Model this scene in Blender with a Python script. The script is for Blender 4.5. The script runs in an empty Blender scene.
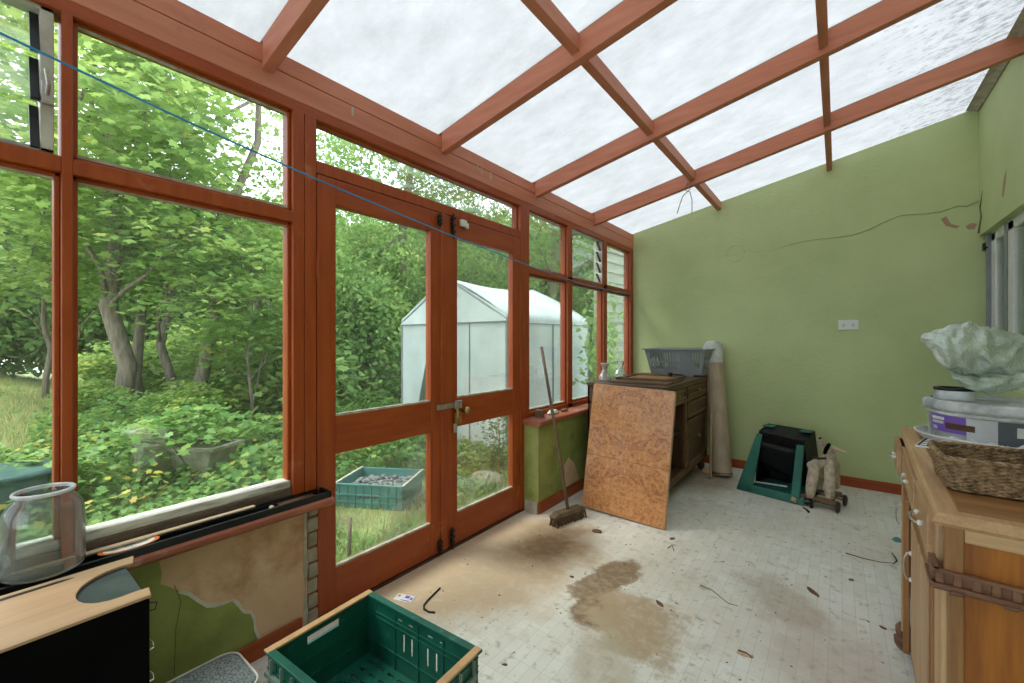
import bpy, bmesh, math, random
import numpy as np
from mathutils import Vector, Matrix, noise as mnoise
C = bpy.context.scene
COL = C.collection
PI = math.pi
rnd = random.Random(7)

# ------------------------------------------------------------------ camera
cam_d = bpy.data.cameras.new('camera')
cam_d.lens = 36.0 * 423.27 / 1024
cam_d.sensor_width = 36.0
cam_d.shift_y = -1.4 / 1024
cam_d.clip_start = 0.02
cam = bpy.data.objects.new('camera', cam_d)
COL.objects.link(cam)
cam.location = (1.933, 0, 1.32)
cam.rotation_euler = (PI / 2, 0, 0.6562)
C.camera = cam

# ------------------------------------------------------------------ sky, exposure
C.view_settings.view_transform = 'Standard'
C.view_settings.look = 'None'
C.view_settings.gamma = 1
C.view_settings.use_curve_mapping = False
C.view_settings.exposure = 0.46
cy = C.cycles
cy.use_denoising = True
cy.max_bounces = 8
cy.diffuse_bounces = 5
cy.glossy_bounces = 3
cy.transmission_bounces = 6
cy.transparent_max_bounces = 16
cy.sample_clamp_indirect = 6

W = bpy.data.worlds.new('overcast_sky')
C.world = W
W.use_nodes = True
nt = W.node_tree
nt.nodes.clear()
wo = nt.nodes.new('ShaderNodeOutputWorld')
bg = nt.nodes.new('ShaderNodeBackground')
tc = nt.nodes.new('ShaderNodeTexCoord')
nz = nt.nodes.new('ShaderNodeTexNoise')
nz.inputs['Scale'].default_value = 3.0
nz.inputs['Detail'].default_value = 5
rp = nt.nodes.new('ShaderNodeValToRGB')
rp.color_ramp.elements[0].position = 0.38
rp.color_ramp.elements[0].color = (0.66, 0.80, 1.0, 1)
rp.color_ramp.elements[1].position = 0.62
rp.color_ramp.elements[1].color = (0.97, 0.985, 1.0, 1)
nt.links.new(tc.outputs['Generated'], nz.inputs['Vector'])
nt.links.new(nz.outputs['Fac'], rp.inputs['Fac'])
nt.links.new(rp.outputs['Color'], bg.inputs['Color'])
bg.inputs['Strength'].default_value = 2.8
nt.links.new(bg.outputs[0], wo.inputs[0])

sun_d = bpy.data.lights.new('soft_sun', 'SUN')
sun_d.energy = 4.0
sun_d.angle = math.radians(25)
sun_d.color = (1.0, 0.96, 0.88)
sun = bpy.data.objects.new('soft_sun', sun_d)
COL.objects.link(sun)
sun.rotation_euler = (math.radians(20), math.radians(-28), 0)

# ------------------------------------------------------------------ materials
def new_mat(name):
    m = bpy.data.materials.new(name)
    m.use_nodes = True
    n = m.node_tree
    n.nodes.clear()
    out = n.nodes.new('ShaderNodeOutputMaterial')
    return m, n, out

def N(n, t, **kw):
    nd = n.nodes.new(t)
    for k, v in kw.items():
        if k in nd.inputs:
            nd.inputs[k].default_value = v
        else:
            setattr(nd, k, v)
    return nd

def coords(n, scale=(1, 1, 1), rot=(0, 0, 0)):
    g = N(n, 'ShaderNodeTexCoord')
    mp = N(n, 'ShaderNodeMapping')
    mp.inputs['Scale'].default_value = scale
    mp.inputs['Rotation'].default_value = rot
    n.links.new(g.outputs['Object'], mp.inputs['Vector'])
    return mp.outputs['Vector']

def ramp(n, fac, stops):
    r = N(n, 'ShaderNodeValToRGB')
    e = r.color_ramp.elements
    while len(e) < len(stops):
        e.new(0.5)
    for i, (p, c) in enumerate(stops):
        e[i].position = p
        e[i].color = (*c, 1) if len(c) == 3 else c
    n.links.new(fac, r.inputs['Fac'])
    return r.outputs['Color']

def mixc(n, fac, a, b, mode='MIX'):
    m = N(n, 'ShaderNodeMix', data_type='RGBA', blend_type=mode)
    for s, v in ((0, fac), (6, a), (7, b)):
        if isinstance(v, (int, float)):
            m.inputs[s].default_value = v
        elif isinstance(v, tuple):
            m.inputs[s].default_value = (*v, 1)
        else:
            n.links.new(v, m.inputs[s])
    return m.outputs[2]

def M_(n, op, a, b=0.0, c=None):
    m = N(n, 'ShaderNodeMath', operation=op)
    for i, v in enumerate((a, b, c)):
        if v is None:
            continue
        if isinstance(v, (int, float)):
            m.inputs[i].default_value = v
        else:
            n.links.new(v, m.inputs[i])
    return m.outputs[0]

def mat(name, c1, c2=None, scale=6, stretch=(1, 1, 1), rough=0.6, bump=0.0, metal=0.0, lo=0.35, hi=0.65,
        detail=5, c3=None, s3=2.0, t3=(0.55, 0.7), spec=0.4, bscale=None, coat=0.0):
    m, n, out = new_mat(name)
    b = N(n, 'ShaderNodeBsdfPrincipled')
    b.inputs['Roughness'].default_value = rough
    b.inputs['Metallic'].default_value = metal
    b.inputs['Specular IOR Level'].default_value = spec
    b.inputs['Coat Weight'].default_value = coat
    v = coords(n, stretch)
    nz = N(n, 'ShaderNodeTexNoise', Scale=scale, Detail=detail, Roughness=0.6)
    n.links.new(v, nz.inputs['Vector'])
    if c2 is None:
        c2 = tuple(x * 0.8 for x in c1)
    col = ramp(n, nz.outputs['Fac'], [(lo, c2), (hi, c1)])
    if c3 is not None:
        z2 = N(n, 'ShaderNodeTexNoise', Scale=s3, Detail=6, Roughness=0.65)
        n.links.new(coords(n), z2.inputs['Vector'])
        f = ramp(n, z2.outputs['Fac'], [(t3[0], (0, 0, 0)), (t3[1], (1, 1, 1))])
        col = mixc(n, f, col, c3)
    n.links.new(col, b.inputs['Base Color'])
    if bump:
        bz = nz
        if bscale:
            bz = N(n, 'ShaderNodeTexNoise', Scale=bscale, Detail=4)
            n.links.new(coords(n, stretch), bz.inputs['Vector'])
        bp = N(n, 'ShaderNodeBump', Strength=bump, Distance=0.01)
        n.links.new(bz.outputs['Fac'], bp.inputs['Height'])
        n.links.new(bp.outputs[0], b.inputs['Normal'])
    n.links.new(b.outputs[0], out.inputs[0])
    return m

MT = {}
TER = (0.46, 0.118, 0.042)
for ax, st in (('x', (1, 9, 9)), ('y', (9, 1, 9)), ('z', (9, 9, 1))):
    MT['beam_' + ax] = mat('salmon_painted_beam_' + ax, (0.58, 0.215, 0.13), (0.50, 0.165, 0.09), 3, st, 0.55, 0.12,
                           c3=(0.34, 0.16, 0.09), s3=5, t3=(0.62, 0.78))
    MT['paint_' + ax] = mat('terracotta_painted_wood_' + ax, (0.37, 0.072, 0.012), (0.29, 0.047, 0.007), 3, st, 0.42, 0.10,
                            c3=(0.48, 0.16, 0.07), s3=4, t3=(0.63, 0.75))
MT['groove'] = mat('dark_joint', (0.08, 0.03, 0.02), rough=0.8)
MT['sill_wood'] = mat('terracotta_sill_paint', (0.42, 0.13, 0.07), (0.30, 0.09, 0.05), 4, (6, 1, 6), 0.4, 0.2, c3=(0.5, 0.33, 0.25), s3=7, t3=(0.6, 0.7))
MT['white_weathered'] = mat('weathered_white_paint', (0.68, 0.66, 0.60), (0.36, 0.32, 0.27), 7, (6, 0.8, 6), 0.7, 0.3, lo=0.38, hi=0.58)
MT['old_board'] = mat('old_dark_board', (0.16, 0.11, 0.075), (0.08, 0.055, 0.04), 9, (6, 1, 6), 0.7, 0.3)
MT['bead'] = mat('dirty_putty', (0.55, 0.53, 0.45), (0.3, 0.28, 0.2), 20, rough=0.8)
MT['plaster_brown'] = mat('bare_brown_plaster', (0.80, 0.55, 0.37), (0.66, 0.41, 0.255), 2.2, (1, 1, 1), 0.85, 0.5,
                          c3=(0.50, 0.26, 0.14), s3=1.6, t3=(0.56, 0.68), bscale=9)
MT['paint_green'] = mat('olive_green_wall_paint', (0.36, 0.40, 0.12), (0.24, 0.275, 0.07), 5, (1, 1, 1), 0.6, 0.3,
                        c3=(0.17, 0.19, 0.06), s3=4.3, t3=(0.57, 0.75), bscale=12)
MT['torn_edge'] = mat('torn_white_lining_paper', (0.75, 0.72, 0.62), rough=0.8)
MT['brick'] = mat('grey_brick_edge', (0.42, 0.36, 0.28), (0.26, 0.22, 0.17), 9, rough=0.9, bump=0.6)
MT['mortar'] = mat('rough_mortar', (0.5, 0.45, 0.36), (0.35, 0.3, 0.24), 22, rough=0.95, bump=0.8)

def wall_green():
    m, n, out = new_mat('sage_green_wall_paint')
    b = N(n, 'ShaderNodeBsdfPrincipled', Roughness=0.62)
    b.inputs['Specular IOR Level'].default_value = 0.3
    v = coords(n)
    a = N(n, 'ShaderNodeTexNoise', Scale=1.4, Detail=6, Roughness=0.6)
    n.links.new(v, a.inputs['Vector'])
    col = ramp(n, a.outputs['Fac'], [(0.3, (0.43, 0.495, 0.235)), (0.7, (0.53, 0.585, 0.30))])
    d = N(n, 'ShaderNodeTexNoise', Scale=9, Detail=8, Roughness=0.7)
    n.links.new(v, d.inputs['Vector'])
    f = ramp(n, d.outputs['Fac'], [(0.66, (0, 0, 0)), (0.74, (1, 1, 1))])
    col = mixc(n, M_(n, 'MULTIPLY', f, 0.25), col, (0.27, 0.25, 0.13))
    sc = N(n, 'ShaderNodeTexNoise', Scale=38, Detail=3)
    n.links.new(v, sc.inputs['Vector'])
    h = M_(n, 'MULTIPLY_ADD', sc.outputs['Fac'], 0.25, a.outputs['Fac'])
    bp = N(n, 'ShaderNodeBump', Strength=0.35, Distance=0.03)
    n.links.new(h, bp.inputs['Height'])
    n.links.new(bp.outputs[0], b.inputs['Normal'])
    n.links.new(col, b.inputs['Base Color'])
    n.links.new(b.outputs[0], out.inputs[0])
    return m
MT['wall_green'] = wall_green()

def floor_mat():
    m, n, out = new_mat('old_pale_tile_pattern_lino')
    b = N(n, 'ShaderNodeBsdfPrincipled', Roughness=0.5)
    b.inputs['Specular IOR Level'].default_value = 0.3
    tc = N(n, 'ShaderNodeTexCoord')
    P = tc.outputs['Object']
    sep = N(n, 'ShaderNodeSeparateXYZ')
    n.links.new(P, sep.inputs[0])
    br = N(n, 'ShaderNodeTexBrick', Scale=1.0, offset=0.0, squash=1.0, offset_frequency=2)
    br.inputs['Brick Width'].default_value = 0.1
    br.inputs['Row Height'].default_value = 0.05
    br.inputs['Mortar Size'].default_value = 0.0016
    br.inputs['Mortar Smooth'].default_value = 0.6
    br.inputs['Bias'].default_value = 0.0
    br.inputs['Color1'].default_value = (0.735, 0.70, 0.635, 1)
    br.inputs['Color2'].default_value = (0.79, 0.78, 0.73, 1)
    br.inputs['Mortar'].default_value = (0.60, 0.58, 0.50, 1)
    mp = N(n, 'ShaderNodeMapping')
    mp.inputs['Rotation'].default_value = (0, 0, PI / 2)
    n.links.new(P, mp.inputs['Vector'])
    n.links.new(mp.outputs[0], br.inputs['Vector'])
    col = br.outputs['Color']
    def nz(scale, det=6, ro=0.6):
        a = N(n, 'ShaderNodeTexNoise', Scale=scale, Detail=det, Roughness=ro)
        n.links.new(P, a.inputs['Vector'])
        return a.outputs['Fac']
    big, mid, fin = nz(1.3), nz(5), nz(18, 8, 0.7)
    f = ramp(n, big, [(0.42, (0, 0, 0)), (0.68, (1, 1, 1))])
    col = mixc(n, M_(n, 'MULTIPLY', f, 0.6), col, (0.60, 0.52, 0.41))
    f = ramp(n, mid, [(0.56, (0, 0, 0)), (0.72, (1, 1, 1))])
    col = mixc(n, M_(n, 'MULTIPLY', f, 0.5), col, (0.48, 0.41, 0.32))
    f = ramp(n, fin, [(0.55, (0, 0, 0)), (0.66, (1, 1, 1))])
    col = mixc(n, M_(n, 'MULTIPLY', f, 0.6), col, (0.30, 0.24, 0.17))
    # stains with their own outline: (cx, cy, rx, ry, angle, colour, amount, softness, raggedness)
    def stain(col, cx, cy, rx, ry, ang, c, amt, soft, rag, src=None):
        ca, sa = math.cos(ang), math.sin(ang)
        dx = M_(n, 'SUBTRACT', sep.outputs[0], cx)
        dy = M_(n, 'SUBTRACT', sep.outputs[1], cy)
        u = M_(n, 'DIVIDE', M_(n, 'ADD', M_(n, 'MULTIPLY', dx, ca), M_(n, 'MULTIPLY', dy, sa)), rx)
        w = M_(n, 'DIVIDE', M_(n, 'SUBTRACT', M_(n, 'MULTIPLY', dy, ca), M_(n, 'MULTIPLY', dx, sa)), ry)
        r = M_(n, 'SQRT', M_(n, 'ADD', M_(n, 'MULTIPLY', u, u), M_(n, 'MULTIPLY', w, w)))
        r = M_(n, 'ADD', r, M_(n, 'ADD', M_(n, 'MULTIPLY', M_(n, 'SUBTRACT', src or mid, 0.5), rag), M_(n, 'MULTIPLY', M_(n, 'SUBTRACT', fin, 0.5), rag * 0.7)))
        mr = N(n, 'ShaderNodeMapRange')
        mr.inputs['From Min'].default_value = 1.0
        mr.inputs['From Max'].default_value = 1.0 - soft
        n.links.new(r, mr.inputs['Value'])
        fm = M_(n, 'MULTIPLY', mr.outputs[0], amt)
        fm = M_(n, 'MULTIPLY', fm, M_(n, 'MULTIPLY_ADD', fin, 1.6, 0.2))
        cl = N(n, 'ShaderNodeClamp')
        n.links.new(fm, cl.inputs[0])
        return mixc(n, cl.outputs[0], col, c)
    col = stain(col, 0.25, 1.95, 0.62, 1.0, -0.25, (0.56, 0.41, 0.27), 1.0, 0.40, 0.9)
    col = stain(col, 0.46, 2.30, 0.34, 0.46, -0.35, (0.19, 0.11, 0.06), 1.05, 0.8, 0.6)
    col = stain(col, 0.92, 2.16, 0.115, 0.33, -0.25, (0.27, 0.18, 0.105), 0.95, 0.22, 1.4)
    col = stain(col, 1.00, 1.88, 0.14, 0.16, 0.0, (0.24, 0.15, 0.085), 0.95, 0.25, 1.3)
    col = stain(col, 1.17, 1.92, 0.30, 0.24, -0.8, (0.44, 0.33, 0.21), 0.95, 0.3, 1.6)
    col = stain(col, 1.20, 1.55, 0.16, 0.34, 0.5, (0.47, 0.40, 0.29), 0.6, 0.4, 1.6)
    col = stain(col, 0.90, 4.30, 0.38, 0.45, 0.0, (0.34, 0.25, 0.17), 0.8, 0.5, 1.0)
    col = stain(col, 1.72, 2.52, 0.20, 0.34, 0.7, (0.40, 0.32, 0.22), 0.55, 0.5, 1.8)
    col = stain(col, 1.93, 2.05, 0.30, 0.55, 0.2, (0.47, 0.36, 0.29), 0.5, 0.6, 1.3)
    col = stain(col, 1.62, 1.45, 0.26, 0.30, 0.2, (0.44, 0.36, 0.26), 0.45, 0.6, 1.5)
    bp = N(n, 'ShaderNodeBump', Strength=0.25, Distance=0.004)
    n.links.new(M_(n, 'ADD', mid, M_(n, 'MULTIPLY', br.outputs['Fac'], -0.4)), bp.inputs['Height'])
    n.links.new(bp.outputs[0], b.inputs['Normal'])
    n.links.new(col, b.inputs['Base Color'])
    n.links.new(b.outputs[0], out.inputs[0])
    return m
MT['floor'] = floor_mat()

def roof_mat():
    m, n, out = new_mat('dirty_ribbed_translucent_roof_sheet')
    tc = N(n, 'ShaderNodeTexCoord')
    P = tc.outputs['Object']
    def nz(scale, st, det=8, ro=0.65):
        mp = N(n, 'ShaderNodeMapping')
        mp.inputs['Scale'].default_value = st
        n.links.new(P, mp.inputs['Vector'])
        a = N(n, 'ShaderNodeTexNoise', Scale=scale, Detail=det, Roughness=ro)
        n.links.new(mp.outputs[0], a.inputs['Vector'])
        return a.outputs['Fac']
    col = ramp(n, nz(4.5, (0.8, 1.3, 1), 10, 0.75), [(0.32, (0.175, 0.18, 0.178)), (0.70, (0.245, 0.251, 0.252))])
    wv = N(n, 'ShaderNodeTexWave', wave_type='BANDS', bands_direction='Y', Scale=26.0, Distortion=0.0)
    n.links.new(P, wv.inputs['Vector'])
    col = mixc(n, M_(n, 'MULTIPLY', wv.outputs['Fac'], 0.10), col, (0.2, 0.21, 0.21))
    sep = N(n, 'ShaderNodeSeparateXYZ')
    n.links.new(P, sep.inputs[0])
    mr = N(n, 'ShaderNodeMapRange')
    mr.inputs['From Min'].default_value = 1.5
    mr.inputs['From Max'].default_value = 2.6
    mr.inputs['To Min'].default_value = 0.0
    mr.inputs['To Max'].default_value = 0.22
    n.links.new(sep.outputs[0], mr.inputs['Value'])
    sp = M_(n, 'ADD', nz(15, (1.0, 2.2, 1), 7, 0.78), mr.outputs[0])
    f = ramp(n, sp, [(0.70, (0, 0, 0)), (0.80, (1, 1, 1))])
    col = mixc(n, M_(n, 'MULTIPLY', f, 0.75), col, (0.07, 0.075, 0.075))
    sp2 = nz(45, (1, 1, 1), 3)
    f2 = ramp(n, sp2, [(0.72, (0, 0, 0)), (0.76, (1, 1, 1))])
    col = mixc(n, M_(n, 'MULTIPLY', f2, 0.5), col, (0.12, 0.11, 0.10))
    tr = N(n, 'ShaderNodeBsdfTranslucent')
    df = N(n, 'ShaderNodeBsdfDiffuse')
    n.links.new(col, tr.inputs['Color'])
    n.links.new(mixc(n, 0.5, col, (0.7, 0.7, 0.7)), df.inputs['Color'])
    mx = N(n, 'ShaderNodeMixShader')
    mx.inputs[0].default_value = 0.12
    n.links.new(tr.outputs[0], mx.inputs[1])
    n.links.new(df.outputs[0], mx.inputs[2])
    n.links.new(mx.outputs[0], out.inputs[0])
    return m
MT['roof'] = roof_mat()

def thin_glass(name, tint=(0.93, 0.97, 0.95), haze=0.04, refl=1.0, hcol=(0.8, 0.85, 0.85), streak=True):
    m, n, out = new_mat(name)
    t = N(n, 'ShaderNodeBsdfTransparent')
    t.inputs['Color'].default_value = (*tint, 1)
    g = N(n, 'ShaderNodeBsdfGlossy', Roughness=0.03)
    d = N(n, 'ShaderNodeBsdfDiffuse')
    d.inputs['Color'].default_value = (*hcol, 1)
    fr = N(n, 'ShaderNodeFresnel', IOR=1.5)
    mx = N(n, 'ShaderNodeMixShader')
    n.links.new(M_(n, 'MULTIPLY', fr.outputs[0], refl), mx.inputs[0])
    n.links.new(t.outputs[0], mx.inputs[1])
    n.links.new(g.outputs[0], mx.inputs[2])
    mh = N(n, 'ShaderNodeMixShader')
    if streak:
        nz = N(n, 'ShaderNodeTexNoise', Scale=3, Detail=7, Roughness=0.65)
        n.links.new(coords(n, (1, 1.5, 1)), nz.inputs['Vector'])
        mr = N(n, 'ShaderNodeMapRange')
        mr.inputs['From Min'].default_value = 0.35
        mr.inputs['From Max'].default_value = 0.7
        mr.inputs['To Min'].default_value = haze * 0.4
        mr.inputs['To Max'].default_value = haze * 1.8
        n.links.new(nz.outputs['Fac'], mr.inputs['Value'])
        n.links.new(mr.outputs[0], mh.inputs[0])
    else:
        mh.inputs[0].default_value = haze
    n.links.new(mx.outputs[0], mh.inputs[1])
    n.links.new(d.outputs[0], mh.inputs[2])
    n.links.new(mh.outputs[0], out.inputs[0])
    return m
MT['pane'] = thin_glass('dusty_window_glass', haze=0.028, refl=0.45)
MT['louvre_glass'] = thin_glass('dusty_louvre_glass', haze=0.07, refl=0.5, hcol=(0.75, 0.85, 0.82))
MT['jar'] = thin_glass('cloudy_jar_glass', (0.90, 0.94, 0.93), haze=0.11, refl=1.2, hcol=(0.62, 0.66, 0.62))
MT['cut_glass'] = thin_glass('cut_glass', (0.92, 0.95, 0.94), haze=0.16, refl=2.5, hcol=(0.8, 0.82, 0.8))
MT['clear_plastic'] = thin_glass('milky_clear_plastic', (0.93, 0.94, 0.95), haze=0.48, refl=0.9, hcol=(0.86, 0.88, 0.90))
MT['wrap'] = thin_glass('crumpled_clear_wrap', (0.95, 0.95, 0.94), haze=0.5, refl=1.6, hcol=(0.88, 0.88, 0.85))

def bubble_mat():
    m, n, out = new_mat('greenish_bubble_wrap')
    b = N(n, 'ShaderNodeBsdfPrincipled', Roughness=0.22)
    b.inputs['Specular IOR Level'].default_value = 0.8
    v = coords(n)
    nz = N(n, 'ShaderNodeTexNoise', Scale=6, Detail=6)
    n.links.new(v, nz.inputs['Vector'])
    n.links.new(ramp(n, nz.outputs['Fac'], [(0.35, (0.52, 0.62, 0.54)), (0.66, (0.88, 0.94, 0.89))]), b.inputs['Base Color'])
    vo = N(n, 'ShaderNodeTexVoronoi', Scale=85)
    n.links.new(v, vo.inputs['Vector'])
    wv = N(n, 'ShaderNodeTexNoise', Scale=14, Detail=5)
    n.links.new(v, wv.inputs['Vector'])
    bp = N(n, 'ShaderNodeBump', Strength=0.8, Distance=0.006)
    n.links.new(M_(n, 'SUBTRACT', M_(n, 'MULTIPLY', wv.outputs['Fac'], 3.0), vo.outputs['Distance']), bp.inputs['Height'])
    n.links.new(bp.outputs[0], b.inputs['Normal'])
    t = N(n, 'ShaderNodeBsdfTransparent')
    mx = N(n, 'ShaderNodeMixShader')
    mx.inputs[0].default_value = 0.78
    n.links.new(t.outputs[0], mx.inputs[1])
    n.links.new(b.outputs[0], mx.inputs[2])
    n.links.new(mx.outputs[0], out.inputs[0])
    return m
MT['bubble'] = bubble_mat()

def wood(name, c1, c2, axis='z', scale=2.2, rough=0.48, dist=3.0, coat=0.0, bump=0.08):
    m, n, out = new_mat(name)
    b = N(n, 'ShaderNodeBsdfPrincipled', Roughness=rough)
    b.inputs['Coat Weight'].default_value = coat
    st = {'x': (0.6, 7, 7), 'y': (7, 0.6, 7), 'z': (7, 7, 0.6)}[axis]
    nz = N(n, 'ShaderNodeTexNoise', Scale=scale, Detail=7, Roughness=0.65, Distortion=0.7)
    n.links.new(coords(n, st), nz.inputs['Vector'])
    n2 = N(n, 'ShaderNodeTexNoise', Scale=scale * 9, Detail=3)
    n.links.new(coords(n, st), n2.inputs['Vector'])
    f = M_(n, 'ADD', M_(n, 'MULTIPLY', nz.outputs['Fac'], 0.75), M_(n, 'MULTIPLY', n2.outputs['Fac'], 0.25))
    n.links.new(ramp(n, f, [(0.36, c2), (0.64, c1)]), b.inputs['Base Color'])
    bp = N(n, 'ShaderNodeBump', Strength=bump, Distance=0.01)
    n.links.new(f, bp.inputs['Height'])
    n.links.new(bp.outputs[0], b.inputs['Normal'])
    n.links.new(b.outputs[0], out.inputs[0])
    return m
for ax in 'xyz':
    MT['oak_' + ax] = wood('golden_oak_' + ax, (0.38, 0.18, 0.062), (0.20, 0.08, 0.022), ax)
    MT['oak_light_' + ax] = wood('pale_honey_oak_' + ax, (0.58, 0.36, 0.19), (0.40, 0.21, 0.10), ax)
    MT['dark_wood_' + ax] = wood('dark_brown_wood_' + ax, (0.13, 0.065, 0.03), (0.055, 0.026, 0.013), ax)
MT['side_oak'] = wood('brown_sideboard_oak', (0.21, 0.105, 0.04), (0.10, 0.045, 0.018), 'y')
MT['oak_panel'] = wood('orange_oak_panel', (0.44, 0.145, 0.008), (0.20, 0.05, 0.003), 'z', 1.3, 0.5, coat=0.0)
MT['oak_carved'] = wood('carved_brown_oak', (0.25, 0.11, 0.055), (0.09, 0.032, 0.015), 'x', 4, 0.4, bump=0.3)
MT['bleached_strip'] = wood('bleached_wood_strip', (0.62, 0.48, 0.33), (0.42, 0.29, 0.18), 'y')
MT['pale_top'] = wood('pale_beech_top', (0.50, 0.31, 0.18), (0.38, 0.225, 0.125), 'y', 1.5, 0.4)
MT['broom_wood'] = wood('grey_brown_broom_wood', (0.20, 0.13, 0.07), (0.10, 0.06, 0.03), 'z')
MT['black'] = mat('black_fabric_front', (0.004, 0.004, 0.004), (0.002, 0.002, 0.002), rough=0.9, spec=0.05)
MT['dark_glass'] = mat('grey_slate_insert', (0.06, 0.075, 0.08), (0.035, 0.045, 0.05), 8, rough=0.35)
MT['black_plastic'] = mat('black_plastic', (0.012, 0.013, 0.015), (0.007, 0.007, 0.008), rough=0.4)
MT['steel'] = mat('dull_steel', (0.55, 0.53, 0.50), (0.4, 0.38, 0.35), 30, rough=0.35, metal=0.9)
MT['chrome'] = mat('bright_metal', (0.75, 0.75, 0.75), rough=0.22, metal=1.0)
MT['brass'] = mat('tarnished_brass', (0.5, 0.34, 0.12), (0.3, 0.2, 0.08), 30, rough=0.4, metal=0.9)
MT['iron'] = mat('black_iron', (0.03, 0.025, 0.022), rough=0.6, metal=0.4)
MT['white_plastic'] = mat('white_plastic', (0.75, 0.74, 0.70), (0.68, 0.67, 0.62), rough=0.4)
MT['white_frame'] = mat('white_window_paint', (0.72, 0.72, 0.70), (0.6, 0.6, 0.57), rough=0.45)
MT['grey_frame'] = mat('grey_metal_track', (0.24, 0.26, 0.27), rough=0.4)
MT['alu'] = mat('weathered_aluminium', (0.60, 0.57, 0.50), (0.42, 0.39, 0.33), 10, rough=0.5, metal=0.3)
MT['crate_green'] = mat('bottle_green_plastic', (0.010, 0.125, 0.085), (0.008, 0.085, 0.058), 5, rough=0.38, c3=(0.05, 0.18, 0.13), s3=20, t3=(0.6, 0.72))
MT['crate_grey'] = mat('faded_grey_green_plastic', (0.20, 0.27, 0.24), (0.13, 0.19, 0.17), 8, rough=0.5)
MT['crate_tan'] = mat('tan_worn_rim', (0.60, 0.36, 0.17), (0.45, 0.27, 0.13), 14, rough=0.6)
MT['crate_teal'] = mat('weathered_teal_plastic', (0.09, 0.26, 0.23), (0.06, 0.18, 0.16), 6, rough=0.5)
MT['pebble'] = mat('grey_grit', (0.25, 0.25, 0.24), (0.07, 0.07, 0.065), 40, rough=0.8, bump=0.7)
MT['grey_fabric'] = mat('speckled_grey_fabric', (0.30, 0.33, 0.33), (0.10, 0.12, 0.12), 160, rough=0.9, bump=0.3, lo=0.42, hi=0.58)
MT['cream_piping'] = mat('pale_piping', (0.66, 0.65, 0.6), rough=0.6)
MT['navy'] = mat('dark_navy_piping', (0.03, 0.04, 0.06), rough=0.5)
MT['orange_rim'] = mat('orange_glaze', (0.75, 0.20, 0.05), (0.62, 0.13, 0.03), 12, rough=0.25)
MT['cream_glaze'] = mat('cream_glaze_floral', (0.78, 0.74, 0.66), (0.45, 0.47, 0.45), 28, rough=0.25, lo=0.40, hi=0.50)
MT['basket_grey'] = mat('grey_plastic', (0.22, 0.24, 0.245), (0.18, 0.2, 0.205), rough=0.45)
MT['tube_beige'] = mat('beige_rolled_lino', (0.50, 0.40, 0.29), (0.40, 0.31, 0.215), 4, (4, 4, 1), 0.55, c3=(0.12, 0.09, 0.06), s3=6, t3=(0.66, 0.74))
MT['carrier_green'] = mat('dark_green_nylon', (0.03, 0.17, 0.125), (0.02, 0.12, 0.085), 8, rough=0.55, bump=0.15)
MT['carrier_black'] = mat('black_nylon', (0.008, 0.009, 0.012), (0.004, 0.004, 0.006), 7, rough=0.6, bump=0.9, lo=0.3, hi=0.7)
MT['plush'] = mat('dirty_cream_plush', (0.60, 0.50, 0.38), (0.36, 0.28, 0.20), 26, rough=0.95, bump=1.0)
MT['toy_wood'] = wood('toy_brown_wood', (0.24, 0.12, 0.06), (0.13, 0.06, 0.03), 'x')
MT['rust'] = mat('rusty_brown_rubber', (0.07, 0.045, 0.035), (0.03, 0.02, 0.02), 20, rough=0.7)
MT['pink'] = mat('dusty_pink_leather', (0.36, 0.25, 0.21), rough=0.6)
MT['wicker'] = None
MT['purple'] = mat('purple_label', (0.22, 0.11, 0.48), (0.18, 0.09, 0.42), rough=0.4)
MT['label_grey'] = mat('pale_grey_label', (0.62, 0.64, 0.66), (0.5, 0.52, 0.54), rough=0.4)
MT['label_white'] = mat('white_label', (0.82, 0.82, 0.82), rough=0.4)
MT['label_dark'] = mat('charcoal_label', (0.12, 0.14, 0.16), rough=0.4)
MT['bristle'] = mat('dirty_brown_bristle', (0.19, 0.12, 0.065), (0.055, 0.035, 0.02), 70, rough=1.0, bump=1.0)
MT['blue_line'] = mat('blue_plastic_line', (0.03, 0.30, 0.60), (0.02, 0.22, 0.48), rough=0.4)
MT['crack'] = mat('dark_crack', (0.14, 0.14, 0.07), rough=0.9)
MT['chip'] = mat('pinkish_bare_chip', (0.42, 0.27, 0.17), rough=0.9)
MT['bark'] = mat('grey_brown_bark', (0.27, 0.22, 0.16), (0.12, 0.095, 0.07), 6, (4, 4, 0.7), 0.9, 0.8)
MT['dead_leaf'] = mat('brown_dead_leaf', (0.20, 0.10, 0.05), (0.10, 0.05, 0.03), 20, rough=0.8)
MT['twig_tan'] = mat('tan_twig', (0.40, 0.31, 0.22), rough=0.8)
MT['soil'] = mat('weedy_soil', (0.17, 0.15, 0.08), (0.09, 0.12, 0.035), 2.5, rough=0.95, bump=0.8, c3=(0.22, 0.27, 0.09), s3=1.2, t3=(0.45, 0.6))
MT['stone'] = mat('mossy_pale_stone', (0.32, 0.31, 0.23), (0.18, 0.185, 0.12), 7, rough=0.9, bump=0.5, c3=(0.15, 0.2, 0.07), s3=4, t3=(0.55, 0.68))
MT['tent'] = None
MT['fence'] = wood('pale_grey_fence_board', (0.36, 0.36, 0.27), (0.22, 0.23, 0.16), 'y', 2.0, 0.8)
MT['teal_lid'] = mat('dark_teal_plastic_lid', (0.045, 0.10, 0.09), (0.03, 0.075, 0.07), 8, rough=0.4)
MT['beige_wall'] = mat('beige_room_behind', (0.42, 0.40, 0.30), rough=0.8)

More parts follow.
